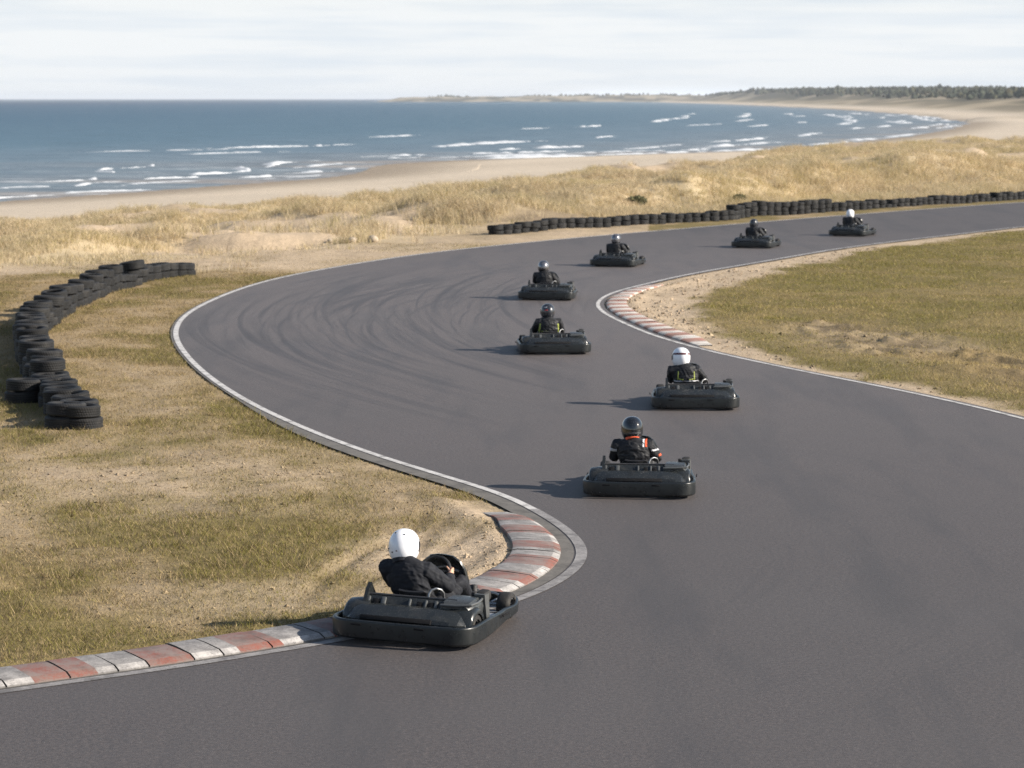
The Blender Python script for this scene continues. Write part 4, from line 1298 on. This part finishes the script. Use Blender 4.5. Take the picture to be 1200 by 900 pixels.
    me.polygons.foreach_set('material_index', mi); me.polygons.foreach_set('use_smooth', np.ones(len(pc), bool)); me.update()
    return me, hd


def patch(src, name, pred, mat, parent, off=.0045):
    """cloth panel sewn on the suit: the faces chosen by pred, lifted off the body and given thickness"""
    bm = bmesh.new(); bm.from_mesh(src)
    dele = [f for f in bm.faces if not pred(f.calc_center_median(), f.normal)]
    bmesh.ops.delete(bm, geom=dele, context='FACES')
    if not bm.faces: bm.free(); return None
    bm.normal_update()
    vn_ = {v: v.normal.copy() for v in bm.verts}
    r = bmesh.ops.extrude_face_region(bm, geom=bm.faces[:])
    for v in [e for e in r['geom'] if isinstance(e, bmesh.types.BMVert)]:
        v.co += v.normal * off
    me = bpy.data.meshes.new(name); bmesh.ops.recalc_face_normals(bm, faces=bm.faces); bm.to_mesh(me); bm.free(); me.materials.clear(); me.materials.append(mat)
    me.polygons.foreach_set('use_smooth', [True] * len(me.polygons)); me.polygons.foreach_set('material_index', [0] * len(me.polygons))
    return link(bpy.data.objects.new(name, me), parent)


def helmet_parts():
    """full-face shell with chin bar and eye port; returns (shell, visor, neck roll, band) mesh builders"""
    nu, nv_ = 44, 30
    def pt(az, el, k=1.):
        # az 0 = front, el -90..90
        ca, ce, se = math.cos(az), math.cos(el), math.sin(el)
        front = max(0, ca)
        low = max(0, -se)
        rx = .131 * (1 - .12 * low ** 2 * (1 - front * .4)); ry = .160 + .022 * front * low - .014 * (ca < 0) * low * 1.2; rz = .150
        p = 2.25
        c_ = abs(ce) ** (2 / p * 1.0)
        return (rx * c_ * math.sin(az) * k, (ry * c_ * ca + .008) * k, rz * (abs(se) ** (2 / p)) * (1 if se > 0 else -1) * k)
    lo = -58
    shell = MB(); rings = []
    els = [lo + (88 - lo) * i / nv_ for i in range(nv_ + 1)]
    for e in els: rings.append([pt(2 * math.pi * j / nu, R(e)) for j in range(nu)])
    inner = [[pt(2 * math.pi * j / nu, R(lo), .90) for j in range(nu)], [pt(2 * math.pi * j / nu, R(-20), .90) for j in range(nu)]]
    shell.loft(inner[::-1] + rings)
    vis = MB(); rings = []
    for a in np.linspace(-78, 78, 21):
        w_ = 1 - .35 * (abs(a) / 78) ** 3
        e0, e1 = 2 - 15 * w_, 2 + 23 * w_
        rings.append([pt(R(a), R(e0), 1.0), pt(R(a), R(e0), 1.028)] + [pt(R(a), R(e0 + (e1 - e0) * t), 1.03) for t in (.2, .5, .8)] + [pt(R(a), R(e1), 1.028), pt(R(a), R(e1), 1.0)])
    vis.loft(rings)
    nr = MB(); nr.tube([tuple(np.array(pt(2 * math.pi * j / 30, R(lo), .955)) + np.array([0, 0, -.004])) for j in range(30)], .012, 8, True)
    spoil = MB(); rings = []
    for a in np.linspace(150, 210, 9):
        rings.append([pt(R(a), R(28), .99), pt(R(a), R(20), 1.05), pt(R(a), R(34), 1.05), pt(R(a), R(44), .99)])
    spoil.loft(rings)
    def bandm(e0, e1, a0, a1, n=26):
        b = MB(); rr_ = []
        for a in np.linspace(a0, a1, n): rr_.append([pt(R(a), R(e0), .995), pt(R(a), R(e0), 1.008), pt(R(a), R((e0 + e1) / 2), 1.010), pt(R(a), R(e1), 1.008), pt(R(a), R(e1), .995)])
        b.loft(rr_); return b
    return shell, vis, nr, spoil, bandm, pt


HS, HV, HN, HSP, HBAND, HPT = helmet_parts()
HELM = {k: HS.mesh('helmet', M[k], 60) for k in ('hw', 'hb', 'hs', 'hg')}
VIS, ROLL, SPOIL = HV.mesh('visor', M['visor'], 50), HN.mesh('neck_roll', M['glove'], 60), HSP.mesh('rear_spoiler', M['dots'], 50)


def helmet(parent, pos, kind, turn, pitch, roll, vents=False):
    o = link(bpy.data.objects.new('helmet', HELM[kind]), parent); o.location = pos; o.rotation_euler = (pitch, roll, turn); o.scale = (1.12, 1.09, 1.19)
    link(bpy.data.objects.new('visor', VIS), o); link(bpy.data.objects.new('neck_roll', ROLL), o)
    if vents:
        for a, e in ((150, 45), (205, 48), (175, -8), (196, -14), (222, -6)):
            v = MB(); v.ball(HPT(R(a), R(e)), (.010, .010, .007), 10); v.obj('vent', M['dots'], o)
    return o


KART0 = make_kart()
DGROUP = None
KARTS = [
    # px, py of the rear edge on the ground, yaw right, roll, lean, suit, hand, neck, helmet, turn(left +), label kart, label person
    dict(p=(466, 759), yaw=19, roll=.9, lean=-.25, suit='suit', hand='skin', neck='suit', helm='hw', turn=-8, hroll=3, vents=True, lift=.012,
         kl='black kart nearest the camera, its left wheels on the red and white kerb', dl='driver in a plain white helmet and plain black jacket, cornering nearest the camera'),
    dict(p=(748, 585), yaw=5.5, roll=0, lean=-.07, suit='suit2', hand='orange', neck='orange', helm='hb', turn=6, hroll=0,
         kl='black kart carrying the driver with the orange collar, second nearest', dl='driver in a glossy black helmet with an orange collar and orange gloves'),
    dict(p=(816, 481.5), yaw=0.5, roll=0, lean=-.19, suit='suit2', hand='glove', neck='suit', helm='hw', turn=32, hroll=6,
         kl='black kart closest to the white line at the infield, long shadow to its left', dl='driver in a white helmet with a dark red stripe and a silver belt band'),
    dict(p=(652, 416), yaw=-5.5, roll=0, lean=-.03, suit='suit2', hand='glove', neck='suit', helm='hg', turn=4, hroll=0,
         kl='black kart in mid track at the tip of the infield kerb, seen square from behind', dl='driver in a dark helmet with red and white marks and yellow piped suit'),
    dict(p=(639, 352.5), yaw=7.5, roll=0, lean=-.10, suit='suit2', hand='glove', neck='suit', helm='hs', turn=-6, hroll=0,
         kl='black kart furthest to the left on the bend, ahead of the yellow piped driver', dl='driver in a black helmet whose sun glint is a silver band, furthest to the left on the bend'),
    dict(p=(716, 313), yaw=19, roll=0, lean=-.02, suit='suit2', hand='glove', neck='suit', helm='hs', turn=-4, hroll=0,
         kl='black kart leaving the bend in front of the near end of the long tyre wall', dl='driver in a silver helmet leaving the bend, tyre wall behind'),
    dict(p=(879, 291), yaw=22, roll=0, lean=-.06, suit='suit2', hand='glove', neck='suit', helm='hg', turn=-8, hroll=0,
         kl='black kart on the far straight, second furthest away', dl='driver in a plain dark helmet on the far straight'),
    dict(p=(991, 277), yaw=27, roll=0, lean=-.06, suit='suit2', hand='glove', neck='suit', helm='hw', turn=-12, hroll=0,
         kl='black kart furthest away on the far straight', dl='driver in a white helmet in the furthest kart'),
]
for i, k in enumerate(KARTS):
    root = KART0 if i == 0 else copy_tree(KART0)
    x, y = g(*k['p']); a = R(k['yaw'])
    fx, fy = math.sin(a), math.cos(a)
    root.location = (x + fx * 1., y + fy * 1., .004 + k.get('lift', 0)); root.rotation_euler = (0, R(k['roll']), -a); root.scale = (1.04, 1.06, 1.)
    tag(root, k['kl'], 'kart', 'black rental karts on the track')
    me, hd = driver_mesh(k['lean'], M[k['suit']], M[k['hand']], M[k['neck']], 3 + i)
    p = link(bpy.data.objects.new('person', me)); p.location = root.location; p.rotation_euler = root.rotation_euler
    tag(p, k['dl'], 'person', 'kart drivers')
    hm = helmet(p, (hd[0], hd[1] + .005, hd[2] + .014), k['helm'], R(k['turn']), R(-6), R(k['hroll'] - k['lean'] * -8), k.get('vents', False))
    ln = k['lean']
    cx = lambda z: SX_ + ln * max(0, z - .22) * 1.3
    if i == 0:
        cl = MB(); cl.tube([(hd[0] * .5 + cx(.68) * .5, -.285, .66), (hd[0], -.255, .725)], [(.104, .10), (.092, .095)], 22); cl.obj('collar', M['suit'], p)
    if i == 1:
        cl = MB(); cl.tube([(cx(.66), -.285, .67), (hd[0], -.25, .725)], [(.106, .10), (.096, .098)], 22); cl.obj('collar', M['orange'], p)
        patch(me, 'shoulder_patch', lambda c, n: n.z > .2 and .125 < c.x - cx(.6) < .150 and c.z > .60 and c.y < -.2, M['white'], p)
        patch(me, 'shoulder_patch', lambda c, n: n.z > .2 and .158 < c.x - cx(.6) < .185 and c.z > .60 and c.y < -.2, M['orange'], p)
        patch(me, 'sleeve_patch', lambda c, n: c.x - cx(.5) > .235 and .535 < c.z < .56 and n.x > .1, M['white'], p)
        patch(me, 'cuff', lambda c, n: c.x - cx(.5) > .19 and .455 < c.z < .482 and c.y > -.2 and c.y < .06, M['orange'], p)
        patch(me, 'sleeve_patch', lambda c, n: c.x - cx(.5) < -.225 and .53 < c.z < .565 and n.x < -.1, M['white'], p)
        b = HBAND(-14, -9, 130, 200); b.obj('stripe', M['hs'], hm)
    if i == 2:
        b = HBAND(13, 24, 60, 285); b.obj('stripe', M['maroon'], hm)
        b = HBAND(36, 58, 70, 130); b.obj('stripe', M['hb'], hm)
        patch(me, 'belt_band', lambda c, n: (.415 < c.z < .44) and abs(c.x - cx(.4)) < .24 and c.y < -.22, M['reflect'], p)
        for s in (-1, 1):
            patch(me, 'piping', lambda c, n: abs(abs(c.x - cx(.5)) - (.135 + (.56 - c.z) * .05)) < .008 and .455 < c.z < .60 and c.y < -.25 and (c.x - cx(.5)) * s > 0, M['lime'], p)
        patch(me, 'piping', lambda c, n: abs(c.z - (.452 + .12 * abs(c.x - cx(.5)))) < .009 and .05 < abs(c.x - cx(.5)) < .15 and c.y < -.25, M['lime'], p)
    if i == 3:
        for s in (-1, 1):
            patch(me, 'piping', lambda c, n: abs((c.x - cx(.5)) * s - .185 - .1 * (.56 - c.z)) < .013 and .40 < c.z < .58 and c.y < -.2, M['lime'], p)
        patch(me, 'piping', lambda c, n: abs(c.z - .425) < .010 and -.16 < c.x - cx(.4) < -.03 and c.y < -.25, M['lime'], p)
        HBAND(6, 14, 190, 216).obj('stripe', M['red'], hm); HBAND(26, 34, 195, 225).obj('stripe', M['white'], hm)
    if i == 4:
        HBAND(-40, -10, 60, 300).obj('stripe', M['hb'], hm); HBAND(52, 84, 0, 360, 40).obj('stripe', M['hb'], hm)  # silver left between the black bands paints a sun highlight on a black helmet
    if i == 5:
        HBAND(-50, -25, 60, 300).obj('stripe', M['hb'], hm)

# ------------------------------------------------------------------ air, sky, sun, camera
SUN_EL, SUN_AZ = 27.0, 100.0       # azimuth clockwise from +Y: light comes from the right, a little behind
w = bpy.data.worlds.new('World'); SC.world = w; w.use_nodes = True
nt = w.node_tree; bg = nt.nodes['Background']
sky = nt.nodes.new('ShaderNodeTexSky'); sky.sky_type = 'NISHITA'; sky.sun_disc = False
sky.sun_elevation = R(SUN_EL); sky.sun_rotation = R(SUN_AZ); sky.air_density = 1.; sky.dust_density = .7; sky.ozone_density = 1.2
tc = nt.nodes.new('ShaderNodeTexCoord'); mp = nt.nodes.new('ShaderNodeMapping'); mp.inputs['Scale'].default_value = (6, 6, 120)
nz = nt.nodes.new('ShaderNodeTexNoise'); nz.inputs['Scale'].default_value = 1.; nz.inputs['Detail'].default_value = 7; nz.inputs['Roughness'].default_value = .6
rp = nt.nodes.new('ShaderNodeMapRange')
for q, v_ in zip((1, 2, 3, 4), (.42, .60, 0, 1)): rp.inputs[q].default_value = v_
veil = nt.nodes.new('ShaderNodeMix'); veil.data_type = 'RGBA'; veil.inputs[6].default_value = (5.7, 6.2, 6.75, 1); veil.inputs[7].default_value = (6.85, 7.05, 7.2, 1)
mx = nt.nodes.new('ShaderNodeMix'); mx.data_type = 'RGBA'
sx_ = nt.nodes.new('ShaderNodeSeparateXYZ'); el_ = nt.nodes.new('ShaderNodeMapRange')
for q, v_ in zip((1, 2, 3, 4), (.03, .16, .96, .06)): el_.inputs[q].default_value = v_
lk = nt.links.new
lk(tc.outputs['Generated'], mp.inputs['Vector']); lk(mp.outputs[0], nz.inputs['Vector']); lk(nz.outputs['Fac'], rp.inputs[0]); 
nz2 = nt.nodes.new('ShaderNodeTexNoise'); nz2.inputs['Scale'].default_value = 1.; nz2.inputs['Detail'].default_value = 3
mp2 = nt.nodes.new('ShaderNodeMapping'); mp2.inputs['Scale'].default_value = (9, 9, 60); mp2.inputs['Location'].default_value = (3, 1, 5)
rp2 = nt.nodes.new('ShaderNodeMapRange')
for q, v_ in zip((1, 2, 3, 4), (.40, .58, .55, 0)): rp2.inputs[q].default_value = v_
ad = nt.nodes.new('ShaderNodeMath'); ad.operation = 'ADD'; ad.use_clamp = True
lk(tc.outputs['Generated'], mp2.inputs['Vector']); lk(mp2.outputs[0], nz2.inputs['Vector']); lk(nz2.outputs['Fac'], rp2.inputs[0])
lk(rp.outputs[0], ad.inputs[0]); lk(rp2.outputs[0], ad.inputs[1]); lk(ad.outputs[0], veil.inputs[0])
lk(tc.outputs['Generated'], sx_.inputs[0]); lk(sx_.outputs[2], el_.inputs[0]); lk(el_.outputs[0], mx.inputs[0])
lk(sky.outputs[0], mx.inputs[6]); lk(veil.outputs[2], mx.inputs[7]); lk(mx.outputs[2], bg.inputs['Color']); bg.inputs['Strength'].default_value = .075

hz_ = MB(); hz_.box((0, 44000, 34), (100000, 92000, 92), 0)
hm_ = bpy.data.materials.new('haze_air'); hm_.use_nodes = True; hm_.node_tree.nodes.clear()
pv = hm_.node_tree.nodes.new('ShaderNodeVolumePrincipled'); pv.inputs['Density'].default_value = 4.4e-5; pv.inputs['Color'].default_value = (.86, .92, 1, 1)
ho_ = hm_.node_tree.nodes.new('ShaderNodeOutputMaterial'); hm_.node_tree.links.new(pv.outputs[0], ho_.inputs['Volume'])
tag(hz_.obj('haze', hm_), 'thin sea haze over the bay and the far coast', 'haze', kind='stuff')

sl = bpy.data.lights.new('sun', 'SUN'); sl.energy = 5.0; sl.angle = R(.55); sl.color = (1., .92, .81)
so = link(bpy.data.objects.new('sun', sl)); az, el = R(SUN_AZ), R(SUN_EL)
so.rotation_euler = Vector((math.sin(az) * math.cos(el), math.cos(az) * math.cos(el), math.sin(el))).to_track_quat('Z', 'Y').to_euler()

cam = bpy.data.cameras.new('camera'); co = link(bpy.data.objects.new('camera', cam))
co.location = (0, 0, H); co.rotation_euler = (R(90) - PIT, 0, 0)
cam.sensor_width = 36; cam.lens = F / 1200 * 36; cam.clip_start = .5; cam.clip_end = 100000
cam.dof.use_dof = True; cam.dof.focus_distance = 28.; cam.dof.aperture_fstop = 3.4
SC.camera = co
vs = SC.view_settings; vs.view_transform = 'Standard'; vs.look = 'None'; vs.exposure = .86; vs.gamma = 1; vs.use_curve_mapping = False
SC.cycles.use_denoising = True; SC.cycles.denoising_prefilter = 'NONE'; SC.cycles.sample_clamp_direct = 1.7; SC.cycles.sample_clamp_indirect = 1.0; SC.cycles.max_bounces = 6; SC.cycles.diffuse_bounces = 3
